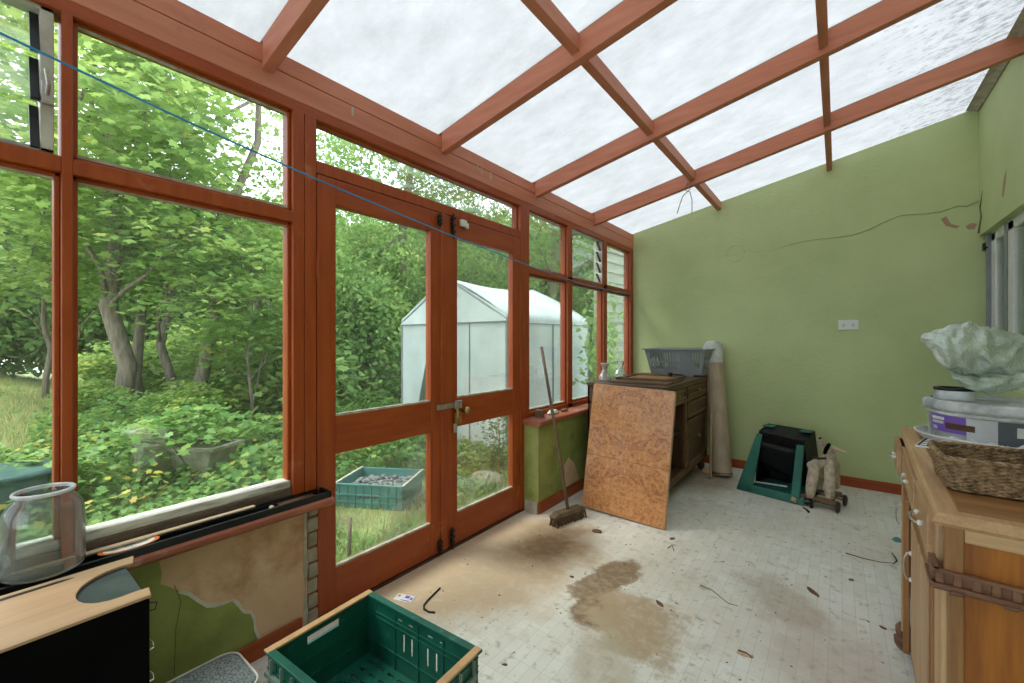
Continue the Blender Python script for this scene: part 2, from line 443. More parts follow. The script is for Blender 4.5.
def tent_mat():
    m, n, out = new_mat('pale_grey_green_tent_sheet')
    nz = N(n, 'ShaderNodeTexNoise', Scale=2.5, Detail=6)
    n.links.new(coords(n), nz.inputs['Vector'])
    col = ramp(n, nz.outputs['Fac'], [(0.35, (0.66, 0.71, 0.68)), (0.65, (0.80, 0.84, 0.82))])
    d = N(n, 'ShaderNodeBsdfDiffuse')
    t = N(n, 'ShaderNodeBsdfTranslucent')
    n.links.new(col, d.inputs['Color'])
    n.links.new(col, t.inputs['Color'])
    mx = N(n, 'ShaderNodeMixShader')
    mx.inputs[0].default_value = 0.3
    n.links.new(d.outputs[0], mx.inputs[1])
    n.links.new(t.outputs[0], mx.inputs[2])
    n.links.new(mx.outputs[0], out.inputs[0])
    return m
MT['tent'] = tent_mat()

def wicker_mat():
    m, n, out = new_mat('woven_brown_seagrass')
    b = N(n, 'ShaderNodeBsdfPrincipled', Roughness=0.75)
    v = coords(n)
    nz = N(n, 'ShaderNodeTexNoise', Scale=60, Detail=4)
    n.links.new(v, nz.inputs['Vector'])
    n.links.new(ramp(n, nz.outputs['Fac'], [(0.35, (0.13, 0.075, 0.035)), (0.65, (0.40, 0.26, 0.14))]), b.inputs['Base Color'])
    bp = N(n, 'ShaderNodeBump', Strength=0.8, Distance=0.004)
    n.links.new(nz.outputs['Fac'], bp.inputs['Height'])
    n.links.new(bp.outputs[0], b.inputs['Normal'])
    n.links.new(b.outputs[0], out.inputs[0])
    return m
MT['wicker'] = wicker_mat()

def burr_mat():
    m, n, out = new_mat('orange_burr_veneer')
    b = N(n, 'ShaderNodeBsdfPrincipled', Roughness=0.3)
    b.inputs['Coat Weight'].default_value = 0.15
    tc = N(n, 'ShaderNodeTexCoord')
    sep = N(n, 'ShaderNodeSeparateXYZ')
    n.links.new(tc.outputs['Object'], sep.inputs[0])
    # book-matched leaves of veneer, mirrored about the panel's middle
    mx = M_(n, 'ABSOLUTE', sep.outputs[0])
    mz = M_(n, 'ABSOLUTE', M_(n, 'SUBTRACT', sep.outputs[2], 0.42))
    cb = N(n, 'ShaderNodeCombineXYZ')
    n.links.new(mx, cb.inputs[0])
    n.links.new(mz, cb.inputs[2])
    a = N(n, 'ShaderNodeTexNoise', Scale=11, Detail=8, Roughness=0.7, Distortion=1.6)
    n.links.new(cb.outputs[0], a.inputs['Vector'])
    c = N(n, 'ShaderNodeTexNoise', Scale=46, Detail=5, Roughness=0.7, Distortion=0.8)
    n.links.new(cb.outputs[0], c.inputs['Vector'])
    f = M_(n, 'ADD', M_(n, 'MULTIPLY', a.outputs['Fac'], 0.55), M_(n, 'MULTIPLY', c.outputs['Fac'], 0.45))
    col = ramp(n, f, [(0.38, (0.27, 0.09, 0.03)), (0.50, (0.56, 0.24, 0.09)), (0.64, (0.70, 0.37, 0.17))])
    n.links.new(col, b.inputs['Base Color'])
    n.links.new(b.outputs[0], out.inputs[0])
    return m
MT['burr'] = burr_mat()

def leaf_mat(name, dark, mid, light, tr=0.45):
    m, n, out = new_mat(name)
    at = N(n, 'ShaderNodeAttribute', attribute_name='tint', attribute_type='GEOMETRY')
    col = ramp(n, at.outputs['Fac'], [(0.0, dark), (0.5, mid), (0.93, light), (1.0, tuple(min(1, x * 1.15) for x in (light[0] * 1.35, light[1], light[2])))])
    d = N(n, 'ShaderNodeBsdfPrincipled', Roughness=0.5)
    d.inputs['Specular IOR Level'].default_value = 0.3
    t = N(n, 'ShaderNodeBsdfTranslucent')
    n.links.new(col, d.inputs['Base Color'])
    n.links.new(mixc(n, 0.5, col, light), t.inputs['Color'])
    mx = N(n, 'ShaderNodeMixShader')
    mx.inputs[0].default_value = tr
    n.links.new(d.outputs[0], mx.inputs[1])
    n.links.new(t.outputs[0], mx.inputs[2])
    n.links.new(mx.outputs[0], out.inputs[0])
    return m
MT['leaf_syc'] = leaf_mat('sycamore_leaf', (0.08, 0.19, 0.05), (0.24, 0.41, 0.10), (0.55, 0.66, 0.20), 0.55)
MT['leaf_dark'] = leaf_mat('dark_evergreen_leaf', (0.035, 0.085, 0.025), (0.08, 0.16, 0.05), (0.17, 0.28, 0.09), 0.3)
MT['leaf_mid'] = leaf_mat('mid_green_leaf', (0.07, 0.16, 0.045), (0.19, 0.34, 0.09), (0.46, 0.60, 0.20), 0.5)
MT['leaf_straw'] = leaf_mat('grass_blade', (0.13, 0.22, 0.05), (0.26, 0.36, 0.10), (0.50, 0.50, 0.24))
MT['leaf_weed'] = leaf_mat('weed_leaf', (0.08, 0.19, 0.05), (0.17, 0.33, 0.08), (0.36, 0.47, 0.13))
MT['leaf_yel'] = leaf_mat('yellowing_leaf', (0.35, 0.34, 0.06), (0.52, 0.46, 0.08), (0.62, 0.40, 0.12))

# ------------------------------------------------------------------ mesh helpers
class MB:
    def __init__(s):
        s.v = []; s.f = []
    def add(s, vs, fs):
        o = len(s.v)
        s.v += [tuple(a) for a in vs]
        s.f += [tuple(i + o for i in f) for f in fs]
        return s
    def box(s, x0, x1, y0, y1, z0, z1, mtx=None):
        vs = [Vector((x, y, z)) for x in (x0, x1) for y in (y0, y1) for z in (z0, z1)]
        if mtx is not None:
            vs = [mtx @ a for a in vs]
        return s.add(vs, [(0, 1, 3, 2), (4, 6, 7, 5), (0, 4, 5, 1), (2, 3, 7, 6), (0, 2, 6, 4), (1, 5, 7, 3)])
    def hexa(s, b, t):
        return s.add(list(b) + list(t), [(3, 2, 1, 0), (4, 5, 6, 7), (0, 1, 5, 4), (1, 2, 6, 5), (2, 3, 7, 6), (3, 0, 4, 7)])
    def tube(s, pts, r, seg=10, cap=True, flat=1.0):
        pts = [Vector(p) for p in pts]
        rs = r if isinstance(r, (list, tuple)) else [r] * len(pts)
        o = len(s.v)
        up = None
        for i, p in enumerate(pts):
            d = (pts[min(i + 1, len(pts) - 1)] - pts[max(i - 1, 0)]).normalized()
            if up is None:
                up = Vector((0, 0, 1)) if abs(d.z) < 0.9 else Vector((1, 0, 0))
            a = d.cross(up).normalized()
            b = a.cross(d).normalized()
            up = b
            for k in range(seg):
                t = 2 * PI * k / seg
                s.v.append(tuple(p + a * math.cos(t) * rs[i] + b * math.sin(t) * rs[i] * flat))
        for i in range(len(pts) - 1):
            for k in range(seg):
                k2 = (k + 1) % seg
                s.f.append((o + i * seg + k, o + i * seg + k2, o + (i + 1) * seg + k2, o + (i + 1) * seg + k))
        if cap:
            s.f.append(tuple(o + k for k in range(seg))[::-1])
            s.f.append(tuple(o + (len(pts) - 1) * seg + k for k in range(seg)))
        return s
    def lathe(s, prof, c=(0, 0, 0), seg=32, mtx=None, sx=1.0, sy=1.0):
        o = len(s.v)
        for r, z in prof:
            for k in range(seg):
                t = 2 * PI * k / seg
                p = Vector((c[0] + r * math.cos(t) * sx, c[1] + r * math.sin(t) * sy, c[2] + z))
                if mtx is not None:
                    p = mtx @ p
                s.v.append(tuple(p))
        for i in range(len(prof) - 1):
            for k in range(seg):
                k2 = (k + 1) % seg
                s.f.append((o + i * seg + k, o + i * seg + k2, o + (i + 1) * seg + k2, o + (i + 1) * seg + k))
        if prof[0][0] > 1e-4:
            pass
        return s
    def disc(s, c, r, seg=32, sx=1.0, sy=1.0, n=None):
        o = len(s.v)
        for k in range(seg):
            t = 2 * PI * k / seg
            s.v.append((c[0] + r * math.cos(t) * sx, c[1] + r * math.sin(t) * sy, c[2]))
        s.f.append(tuple(range(o, o + seg)))
        return s
    def prism(s, poly, h0, h1, axis='z', mtx=None):
        # poly: 2D points; axis: direction of extrusion; (a,b) -> remaining axes in order
        def P(a, b, h):
            q = {'z': (a, b, h), 'x': (h, a, b), 'y': (a, h, b)}[axis]
            q = Vector(q)
            return tuple(mtx @ q) if mtx is not None else tuple(q)
        n = len(poly); o = len(s.v)
        s.v += [P(a, b, h0) for a, b in poly] + [P(a, b, h1) for a, b in poly]
        s.f.append(tuple(range(o, o + n))[::-1])
        s.f.append(tuple(range(o + n, o + 2 * n)))
        for i in range(n):
            j = (i + 1) % n
            s.f.append((o + i, o + j, o + n + j, o + n + i))
        return s
    def holed(s, u0, u1, v0, v1, holes, fn):
        # a plate with rectangular holes; fn(u,v,side)->point, side 0/1 = the two faces
        us = sorted(set([u0, u1] + [a for h in holes for a in h[:2]]))
        vs = sorted(set([v0, v1] + [a for h in holes for a in h[2:]]))
        for j in range(len(vs) - 1):
            vm = (vs[j] + vs[j + 1]) / 2
            run = None
            for i in range(len(us)):
                filled = False
                if i < len(us) - 1:
                    um = (us[i] + us[i + 1]) / 2
                    filled = not any(h[0] < um < h[1] and h[2] < vm < h[3] for h in holes)
                if filled and run is None:
                    run = us[i]
                if not filled and run is not None:
                    a, b, c, d = run, us[i], vs[j], vs[j + 1]
                    s.hexa([fn(a, c, 0), fn(b, c, 0), fn(b, d, 0), fn(a, d, 0)], [fn(a, c, 1), fn(b, c, 1), fn(b, d, 1), fn(a, d, 1)])
                    run = None
        return s
    def build(s, name, m, parent=None, bevel=0.0, smooth=False, world=True, subsurf=0, solid=0.0, seg=2):
        me = bpy.data.meshes.new(name)
        vs = s.v
        loc = None
        if parent is not None:
            if world:
                inv = parent['_m'] if False else WM[parent.name].inverted()
                vs = [tuple(inv @ Vector(a)) for a in vs]
        me.from_pydata(vs, [], s.f)
        bm = bmesh.new(); bm.from_mesh(me)
        bmesh.ops.recalc_face_normals(bm, faces=bm.faces)
        if parent is None:
            # origin at the base of the thing
            xs = [v.co for v in bm.verts]
            lo = Vector((min(a.x for a in xs), min(a.y for a in xs), min(a.z for a in xs)))
            hi = Vector((max(a.x for a in xs), max(a.y for a in xs), max(a.z for a in xs)))
            if s.keep:
                loc = Vector((0, 0, 0))
            else:
                loc = Vector(((lo.x + hi.x) / 2, (lo.y + hi.y) / 2, lo.z))
            bmesh.ops.translate(bm, verts=bm.verts, vec=-loc)
        bm.to_mesh(me); bm.free()
        o = bpy.data.objects.new(name, me)
        COL.objects.link(o)
        me.materials.append(MT[m] if isinstance(m, str) else m)
        if parent is not None:
            o.parent = parent
            WM[o.name] = WM[parent.name].copy()
        else:
            o.location = loc
            WM[o.name] = Matrix.Translation(loc)
        if smooth:
            me.polygons.foreach_set('use_smooth', [True] * len(me.polygons))
        if solid:
            md = o.modifiers.new('solid', 'SOLIDIFY'); md.thickness = solid; md.offset = 0
        if bevel:
            md = o.modifiers.new('bevel', 'BEVEL'); md.width = bevel; md.segments = seg
            md.limit_method = 'ANGLE'; md.angle_limit = math.radians(40)
        if subsurf:
            md = o.modifiers.new('sub', 'SUBSURF'); md.levels = subsurf; md.render_levels = subsurf
        return o
    keep = False

WM = {}
def thing(name, label, cat, loc=(0, 0, 0), rz=0.0, group=None, kind=None):
    o = bpy.data.objects.new(name, None)
    COL.objects.link(o)
    o.empty_display_size = 0.1
    o.location = loc
    o.rotation_euler = (0, 0, rz)
    WM[o.name] = Matrix.Translation(loc) @ Matrix.Rotation(rz, 4, 'Z')
    if kind:
        o['kind'] = kind
        if label: o['label'] = label
        if cat: o['category'] = cat
    else:
        tag(o, label, cat, group)
    return o
def tag(o, label, cat, group=None, kind=None):
    o['label'] = label
    o['category'] = cat
    if group: o['group'] = group
    if kind: o['kind'] = kind
    return o
def struct(o, label=None, cat=None):
    o['kind'] = 'structure'
    if label: o['label'] = label
    if cat: o['category'] = cat
    return o
def rotm(c, rx=0, ry=0, rz=0):
    return Matrix.Translation(c) @ Matrix.Rotation(rz, 4, 'Z') @ Matrix.Rotation(ry, 4, 'Y') @ Matrix.Rotation(rx, 4, 'X')
# ------------------------------------------------------------------ the room
YB = 4.89
def roofz(x): return 2.60 + 0.201 * x
def keep():
    m = MB(); m.keep = True; return m

m = keep(); m.box(-0.10, 3.0, -2.6, YB + 0.1, -0.06, 0.0)
struct(m.build('floor', 'floor'))
m = keep(); m.prism([(-0.10, 0), (2.96, 0), (2.96, roofz(2.96) - 0.01), (-0.10, roofz(-0.10) - 0.01)], YB, YB + 0.12, 'y')
wb = struct(m.build('wall_back', 'wall_green'))
# plaster flaws on the back wall
crk = [(978, 201), (966, 207), (958, 206), (947, 211), (935, 212), (916, 214), (900, 215), (880, 221), (868, 227), (850, 235), (832, 238), (812, 242), (790, 247), (770, 252), (752, 256), (736, 258)]
def ray(px, py):
    u = (px - 512) / 423.27; v = (340.1 - py) / 423.27
    s, c = math.sin(0.6562), math.cos(0.6562)
    return Vector((-s + c * u, c + s * u, v))
CAM = Vector((1.933, 0, 1.32))
def onY(px, py, y):
    d = ray(px, py); return CAM + d * (y / d.y)
def onX(px, py, x):
    d = ray(px, py); return CAM + d * ((x - CAM.x) / d.x)
def onZ(px, py, z):
    d = ray(px, py); return CAM + d * ((z - CAM.z) / d.z)
crk_pts = [(2.81, 2.418), (2.745, 2.385), (2.70, 2.40), (2.60, 2.37), (2.50, 2.372), (2.36, 2.385), (2.25, 2.345), (2.16, 2.30), (2.03, 2.262), (1.92, 2.262), (1.80, 2.265), (1.66, 2.262), (1.52, 2.235), (1.38, 2.212)]
m = MB(); m.tube([(x, YB - 0.0005, z) for x, z in crk_pts], [0.006, 0.009, 0.006, 0.006, 0.004, 0.005, 0.005, 0.006, 0.005, 0.004, 0.003, 0.003, 0.002, 0.001], 6, flat=0.25)
m.build('crack', 'crack', wb)
m = MB(); m.tube([(x, YB - 0.0005, z) for x, z in [(1.30, 2.20), (1.2, 2.235), (1.12, 2.20), (1.0, 2.21), (0.9, 2.19)]], 0.002, 6, flat=0.25); m.build('crack', 'crack', wb)
ring = [(1.09 + 0.085 * math.cos(t), YB - 0.0005, 2.215 + 0.085 * math.sin(t)) for t in [k * 0.35 for k in range(18)]]
m = MB(); m.tube(ring, 0.0022, 5, flat=0.3); m.build('ring_mark', 'crack', wb)
m = MB(); m.prism([(2.60, 2.31), (2.63, 2.33), (2.66, 2.26), (2.71, 2.235), (2.69, 2.22), (2.63, 2.25)], YB - 0.0015, YB + 0.001, 'y'); m.build('bare_chip', 'chip', wb)
m = MB(); m.prism([(2.74, 2.23), (2.77, 2.25), (2.805, 2.24), (2.79, 2.20), (2.755, 2.20)], YB - 0.0015, YB + 0.001, 'y'); m.build('bare_chip', 'chip', wb)

# house wall on the right, window under its lintel
XR = 2.814
m = keep()
m.prism([(XR, 2.14), (2.96, 2.14), (2.96, roofz(2.96) - 0.01), (XR, roofz(XR) - 0.01)], -2.6, YB, 'y')
m.box(XR, 2.96, -2.6, YB, 0, 1.0)
m.box(XR, 2.96, -2.6, 3.0, 1.0, 2.14)
m.box(2.90, 2.96, 4.84, YB, 1.0, 2.14)
m.box(3.25, 3.30, 2.5, YB + 0.3, 0.8, 2.4); m.box(2.955, 3.3, 2.5, YB + 0.3, 2.2, 2.4); m.box(2.955, 3.3, YB + 0.2, YB + 0.3, 0.8, 2.4); m.box(2.955, 3.3, 2.5, 2.6, 0.8, 2.4); m.box(2.955, 3.3, 2.5, YB + 0.3, 0.8, 0.9)  # closed box added behind the window to keep its panes dim
wr = struct(m.build('wall_right', 'wall_green'))
m = MB(); m.prism([(4.20, 2.45), (4.26, 2.40), (4.30, 2.30), (4.27, 2.28), (4.22, 2.36)], XR - 0.001, XR + 0.001, 'x'); m.build('bare_chip', 'chip', wr)
m = MB(); m.tube([(XR, 4.87, 2.16), (XR, 4.80, 2.28), (XR, 4.84, 2.35), (XR, 4.78, 2.47)], [0.012, 0.008, 0.008, 0.002], 6, flat=0.3); m.build('crack', 'crack', wr)
m = MB(); m.box(2.83, 2.90, 4.83, 4.885, 2.02, 2.075); m.tube([(2.84, 4.80, 2.03), (2.84, 4.86, 2.05), (2.86, 4.88, 2.11)], 0.008, 6)
m.build('wire_end', 'iron', wr)
w = thing('window', None, None, (2.87, 3.9, 1.0), kind='structure'); w.name = 'window_5'; WM['window_5'] = WM['window']
m = MB()
m.box(2.862, 2.90, 4.70, 4.80, 1.0, 2.13); m.box(2.862, 2.90, 3.02, 4.80, 2.07, 2.14)
m.box(2.862, 2.90, 4.28, 4.40, 1.0, 2.13); m.box(2.862, 2.90, 3.02, 3.12, 1.0, 2.13); m.box(2.862, 2.90, 3.02, 4.80, 1.0, 1.07)
m.build('window_frame', 'white_frame', w, bevel=0.004)
m = MB(); m.box(2.855, 2.905, 4.405, 4.455, 1.0, 2.135); m.box(2.84, 2.905, 4.80, 4.835, 1.0, 2.14); m.build('window_track', 'grey_frame', w, bevel=0.003)
m = MB(); m.box(2.878, 2.884, 4.46, 4.71, 1.06, 2.08); m.build('pane', 'pane', w)
m = MB(); m.box(2.878, 2.884, 3.11, 4.29, 1.06, 2.08); m.build('pane', 'pane', w)

# wall behind the camera, opened up for the added glazing
m = keep(); m.box(-0.10, 2.96, -2.72, -2.6, 0, 0.42)
m.prism([(-0.10, 2.36), (2.96, 2.36), (2.96, roofz(2.96) - 0.01), (-0.10, roofz(-0.10) - 0.01)], -2.72, -2.6, 'y')
m.box(2.72, 2.96, -2.72, -2.6, 0.42, 2.36)
struct(m.build('wall_front', 'wall_green'))
w6 = thing('window_6', None, None, (1.3, -2.66, 0.42), kind='structure')  # unseen window, added to bring fill light in from behind
m = MB()
for x in (-0.10, 0.60, 1.30, 2.00, 2.68): m.box(x, x + 0.06, -2.70, -2.62, 0.42, 2.36)
m.box(-0.1, 2.72, -2.70, -2.62, 0.42, 0.48); m.box(-0.1, 2.72, -2.70, -2.62, 2.30, 2.36)
m.build('window_frame', 'paint_z', w6, bevel=0.003)
for x in (-0.04, 0.66, 1.36, 2.06):
    m = MB(); m.box(x, x + 0.64, -2.662, -2.658, 0.48, 2.30); m.build('pane', 'pane', w6)

# ---- left wall: low walls under the windows
m = keep()
m.box(-0.10, 0.018, -2.6, 0.958, 0, 0.575)
m.box(-0.10, 0.128, 2.667, YB, 0, 0.665)
wl = struct(m.build('wall_left', 'plaster_brown'))
edge = [(0.40, 0.575), (0.425, 0.54), (0.435, 0.49), (0.43, 0.45), (0.46, 0.425), (0.485, 0.40), (0.515, 0.375), (0.545, 0.335), (0.575, 0.30), (0.60, 0.29), (0.625, 0.285), (0.66, 0.285), (0.675, 0.26), (0.70, 0.215), (0.725, 0.20), (0.735, 0.17), (0.74, 0.12), (0.76, 0.06)]
m = MB(); m.prism([(-2.6, 0.0), (-2.6, 0.575)] + edge + [(0.77, 0.0)], 0.016, 0.0215, 'x')
m.build('green_paint', 'paint_green', wl)
r2 = random.Random(3)
o1 = []; o2 = []
for i, (a, b) in enumerate(edge[5:]):
    w_ = 0.002 + 0.006 * r2.random()
    o1.append((a - 0.004, b - 0.004)); o2.append((a + w_ * 0.7, b + w_))
m = MB(); m.prism(o1 + o2[::-1], 0.0175, 0.0235, 'x'); m.build('torn_edge', 'torn_edge', wl)
m = MB(); m.tube([(0.022, 0.47, 0.43), (0.022, 0.49, 0.36), (0.022, 0.475, 0.27), (0.022, 0.47, 0.1)], 0.0011, 5); m.build('crack', 'crack', wl)
m = MB()
for k in range(8):
    z = 0.01 + k * 0.071
    m.box(-0.10, 0.012 - 0.003 * (k % 3), 0.962 + 0.006 * (k % 2), 1.014, z, z + 0.062)
m.build('exposed_brick', 'brick', wl, bevel=0.006)
m = MB(); m.prism([(0.945, 0), (0.94, 0.1), (0.948, 0.2), (0.938, 0.3), (0.945, 0.42), (0.94, 0.575), (0.960, 0.575), (0.954, 0.4), (0.961, 0.3), (0.953, 0.18), (0.962, 0.08), (0.955, 0)], 0.010, 0.0195, 'x')
m.build('broken_plaster', 'mortar', wl)
# green skin of the right low wall
m = MB(); m.box(0.1285, 0.1315, 2.664, YB, 0, 0.665); m.box(0.0, 0.1315, 2.6625, 2.667, 0, 0.665)
m.build('green_paint', 'paint_green', wl)
m = MB(); m.prism([(3.02, 0.09), (3.06, 0.2), (3.05, 0.28), (3.12, 0.33), (3.22, 0.26), (3.3, 0.1)], 0.131, 0.1325, 'x')
m.build('bare_patch', 'plaster_brown', wl)
m = MB(); m.tube([(0.1325, 2.668, 0.66), (0.1325, 2.67, 0.4), (0.1325, 2.665, 0.09)], 0.004, 6); m.build('chipped_corner', 'chip', wl)

# skirting
m = MB(); m.box(0.13, XR, YB - 0.016, YB, 0, 0.088); struct(m.build('baseboard_back', 'paint_x', bevel=0.003))
m = MB(); m.box(0.1315, 0.146, 2.668, YB - 0.016, 0, 0.088); struct(m.build('baseboard_left', 'paint_y', bevel=0.003))
m = MB(); m.box(0.0215, 0.035, -2.6, 0.93, 0, 0.075); struct(m.build('baseboard_left', 'paint_y', bevel=0.003))
m = MB(); m.box(0.012, 0.1315, 2.648, 2.6625, 0, 0.088); struct(m.build('baseboard_left', 'mortar', bevel=0.003))

# sills
def sill(x1, y0, y1, z0, z1, nm):
    m = MB(); m.prism([(-0.02, z0), (x1 - 0.012, z0), (x1, z0 + 0.012), (x1, z1 - 0.008), (x1 - 0.01, z1), (-0.02, z1)], y0, y1, 'y')
    return struct(m.build(nm, 'sill_wood', bevel=0.003))
sill(0.100, -2.6, 1.045, 0.562, 0.600, 'trim_1')
sill(0.165, 2.640, YB, 0.665, 0.708, 'trim_2')

# ---- eaves beam along the left wall
m = MB(); m.box(-0.09, 0.0, -2.6, YB, 2.50, 2.577); m.box(-0.09, -0.0, -2.6, YB, 2.40, 2.496)
m.box(-0.09, -0.006, -2.6, YB, 2.49, 2.51)
bt = struct(m.build('trim_3', 'beam_y', bevel=0.003))
m = MB(); m.box(-0.09, -0.003, -2.6, YB, 2.355, 2.402); m.build('head_rail', 'paint_y', bt, bevel=0.003)
for y, z in ((1.19, 2.475), (2.12, 2.49), (2.16, 2.48), (2.26, 2.48)):
    m = MB(); m.box(-0.001, 0.002, y, y + 0.012, z - 0.03, z + 0.02); m.build('nail_mark', 'mortar', bt)

# ---- posts and rails
def member(m, y0, y1, z0, z1, x1=-0.002, x0=-0.085):
    m.box(x0, x1, y0, y1, z0, z1)
def stops(m, y0, y1, z0, z1, w=0.014, x0=-0.075, x1=-0.026):
    m.box(x0, x1, y0, y0 + w, z0, z1); m.box(x0, x1, y1 - w, y1, z0, z1)
    m.box(x0, x1, y0, y1, z0, z0 + w); m.box(x0, x1, y0, y1, z1 - w, z1)
def stops3(m, y0, y1, z0, z1, w=0.014, x0=-0.075, x1=-0.026):
    m.box(x0, x1, y0, y0 + w, z0, z1); m.box(x0, x1, y1 - w, y1, z0, z1); m.box(x0, x1, y0, y1, z1 - w, z1)
def pane(parent, y0, y1, z0, z1, name='pane', mt='pane', x=-0.05):
    m = MB(); m.box(x - 0.002, x + 0.002, y0, y1, z0, z1); return m.build(name, mt, parent)
def bead(parent, y0, y1, z0, z1, bot=True):
    m = MB()
    a = 0.013
    m.box(-0.049, -0.034, y0 + a, y1 - a, z1 - a - 0.006, z1 - a)
    if bot: m.box(-0.049, -0.026, y0 + a, y1 - a, z0 + a, z0 + a + 0.010)
    return m.build('putty', 'bead', parent)
def wroot(i, y, z=0.6):
    w = thing('window_%d' % i, None, None, (-0.04, y, z), kind='structure')
    return w
def louvres(w, y0, y1, z0, z1, n, side='right', jw=0.035):
    m = MB(); m.box(-0.075, -0.018, y1 - jw, y1, z0, z1); m.box(-0.075, -0.018, y0, y0 + jw * 0.6, z0, z1)
    m.box(-0.075, -0.018, y0, y1, z0, z0 + 0.012); m.box(-0.075, -0.018, y0, y1, z1 - 0.012, z1)
    fr = m.build('louvre_frame', 'alu', w, bevel=0.002)
    h = (z1 - z0) / n
    for k in range(n):
        zc = z0 + h * (k + 0.5)
        b = MB()
        mt_ = rotm((-0.045, 0, zc), ry=math.radians(-20))
        b.box(-0.003, 0.003, y0 + 0.02, y1 - 0.03, -h * 0.56, h * 0.56, mt_)
        bl = b.build('louvre_blade', 'louvre_glass', w)
        c = MB()
        for yy in (y1 - 0.05, y0 + 0.018):
            c.box(-0.007, 0.009, yy, yy + 0.02, -h * 0.50, h * 0.50, mt_)
        c.build('clip', 'black_plastic', bl)

# window 4: bay out of the picture; window 1: far left; window 2: big pane; window 3: right of doors
w4 = wroot(4, -1.6)
m = MB()
for a, b in ((-2.6, -2.52), (-0.90, -0.83)): member(m, a, b, 0.60, 2.40)
member(m, -2.6, -0.83, 1.85, 1.90); member(m, -2.6, -0.83, 0.60, 0.66)
m.build('window_frame', 'paint_z', w4, bevel=0.003)
pane(w4, -2.52, -0.90, 0.66, 1.85); pane(w4, -2.52, -0.90, 1.90, 2.36)

w1 = wroot(1, -0.35)
m = MB(); member(m, 0.190, 0.216, 0.60, 2.36); member(m, -0.83, 0.190, 1.85, 1.90)
stops3(m, -0.83, 0.190, 0.67, 1.85)
m.build('window_frame', 'paint_z', w1, bevel=0.003)
m = MB(); m.box(-0.085, -0.022, -0.83, 0.190, 0.655, 0.690); m.build('bottom_rail', 'white_weathered', w1, bevel=0.006)
m = MB(); m.box(-0.085, -0.012, -0.83, 0.190, 0.60, 0.657); m.build('sub_rail', 'old_board', w1, bevel=0.004)
pane(w1, -0.83, 0.190, 0.67, 1.85); bead(w1, -0.83, 0.190, 0.67, 1.85, False)
louvres(w1, -0.83, 0.176, 1.905, 2.355, 3, jw=0.03)
m = MB(); m.tube([(-0.018, 0.160, 2.07), (0.03, 0.160, 2.10), (0.035, 0.155, 2.14)], 0.006, 8); m.box(-0.02, 0.0, 0.148, 0.174, 2.05, 2.12)
m.build('louvre_lever', 'steel', w1, bevel=0.002)
w2 = wroot(2, 0.55)
m = MB(); member(m, 0.905, 0.955, 0.60, 2.36); member(m, 0.216, 0.905, 1.85, 1.90)
stops3(m, 0.216, 0.905, 0.67, 1.85); stops(m, 0.216, 0.905, 1.90, 2.36)
m.build('window_frame', 'paint_z', w2, bevel=0.003)
m = MB(); m.box(-0.085, -0.022, 0.216, 0.905, 0.655, 0.690); m.build('bottom_rail', 'white_weathered', w2, bevel=0.006)
m = MB(); m.box(-0.085, -0.012, 0.216, 0.905, 0.60, 0.657); m.build('sub_rail', 'old_board', w2, bevel=0.004)
pane(w2, 0.215, 0.905, 0.67, 1.85); pane(w2, 0.215, 0.905, 1.90, 2.36)
bead(w2, 0.215, 0.905, 0.67, 1.85, False); bead(w2, 0.215, 0.905, 1.90, 2.36)

w3 = wroot(3, 3.8, 0.7)
m = MB()
for a, b in ((3.345, 3.425), (4.085, 4.165), (4.80, 4.888)): member(m, a, b, 0.708, 2.36)
member(m, 2.735, 4.80, 1.85, 1.90)
member(m, 2.735, 4.80, 0.708, 0.745)
for a, b in ((2.735, 3.345), (3.425, 4.085), (4.165, 4.80)):
    stops(m, a, b, 0.745, 1.85)
    if a != 3.425: stops(m, a, b, 1.90, 2.36)
m.build('window_frame', 'paint_z', w3, bevel=0.003)
for a, b in ((2.735, 3.345), (3.425, 4.085), (4.165, 4.80)):
    pane(w3, a, b, 0.745, 1.85)
    bead(w3, a, b, 0.745, 1.85)
    if a != 3.425:
        pane(w3, a, b, 1.90, 2.36)
louvres(w3, 3.425, 4.085, 1.902, 2.358, 4, jw=0.012)

# ---- door frame, transom and doors
t4 = MB()
member(t4, 0.957, 1.012, 0.0, 2.36); member(t4, 2.615, 2.733, 0.0, 2.36, 0.003); member(t4, 1.012, 2.615, 2.105, 2.160)
stops(t4, 1.012, 2.615, 2.16, 2.36)
t4 = struct(t4.build('trim_4', 'paint_z', bevel=0.003))
pane(t4, 1.012, 2.615, 2.16, 2.36, 'transom_pane')
m = MB(); m.box(-0.09, 0.004, 0.957, 2.735, 0, 0.012); m.build('threshold', 'groove', t4)
def door(i, y0, y1, a, b):
    d = thing('door_%d' % i, None, None, (-0.02, (y0 + y1) / 2, 0.0), kind='structure')
    m = MB(); X0, X1 = -0.046, 0.0
    m.box(X0, X1, y0, a, 0.02, 2.10); m.box(X0, X1, b, y1, 0.02, 2.10)
    fr = m.build('door_stiles', 'paint_z', d, bevel=0.003)
    m = MB(); m.box(X0, X1 - 0.001, a, b, 1.975, 2.10); m.box(X0, X1 - 0.001, a, b, 0.765, 0.950); m.box(X0, X1 - 0.001, a, b, 0.02, 0.212)
    m.build('door_rails', 'paint_y', d, bevel=0.003)
    for z0, z1 in ((0.950, 1.975), (0.212, 0.765)):
        m = MB(); m.box(-0.026, -0.022, a, b, z0, z1); m.build('pane', 'pane', d)
        m = MB(); m.box(-0.022, -0.004, a, b, z0, z0 + 0.010)
        m.build('glazing_bead', 'bead', d)
    return d
d1 = door(1, 1.016, 1.815, 1.108, 1.712)
d2 = door(2, 1.826, 2.611, 1.936, 2.520)
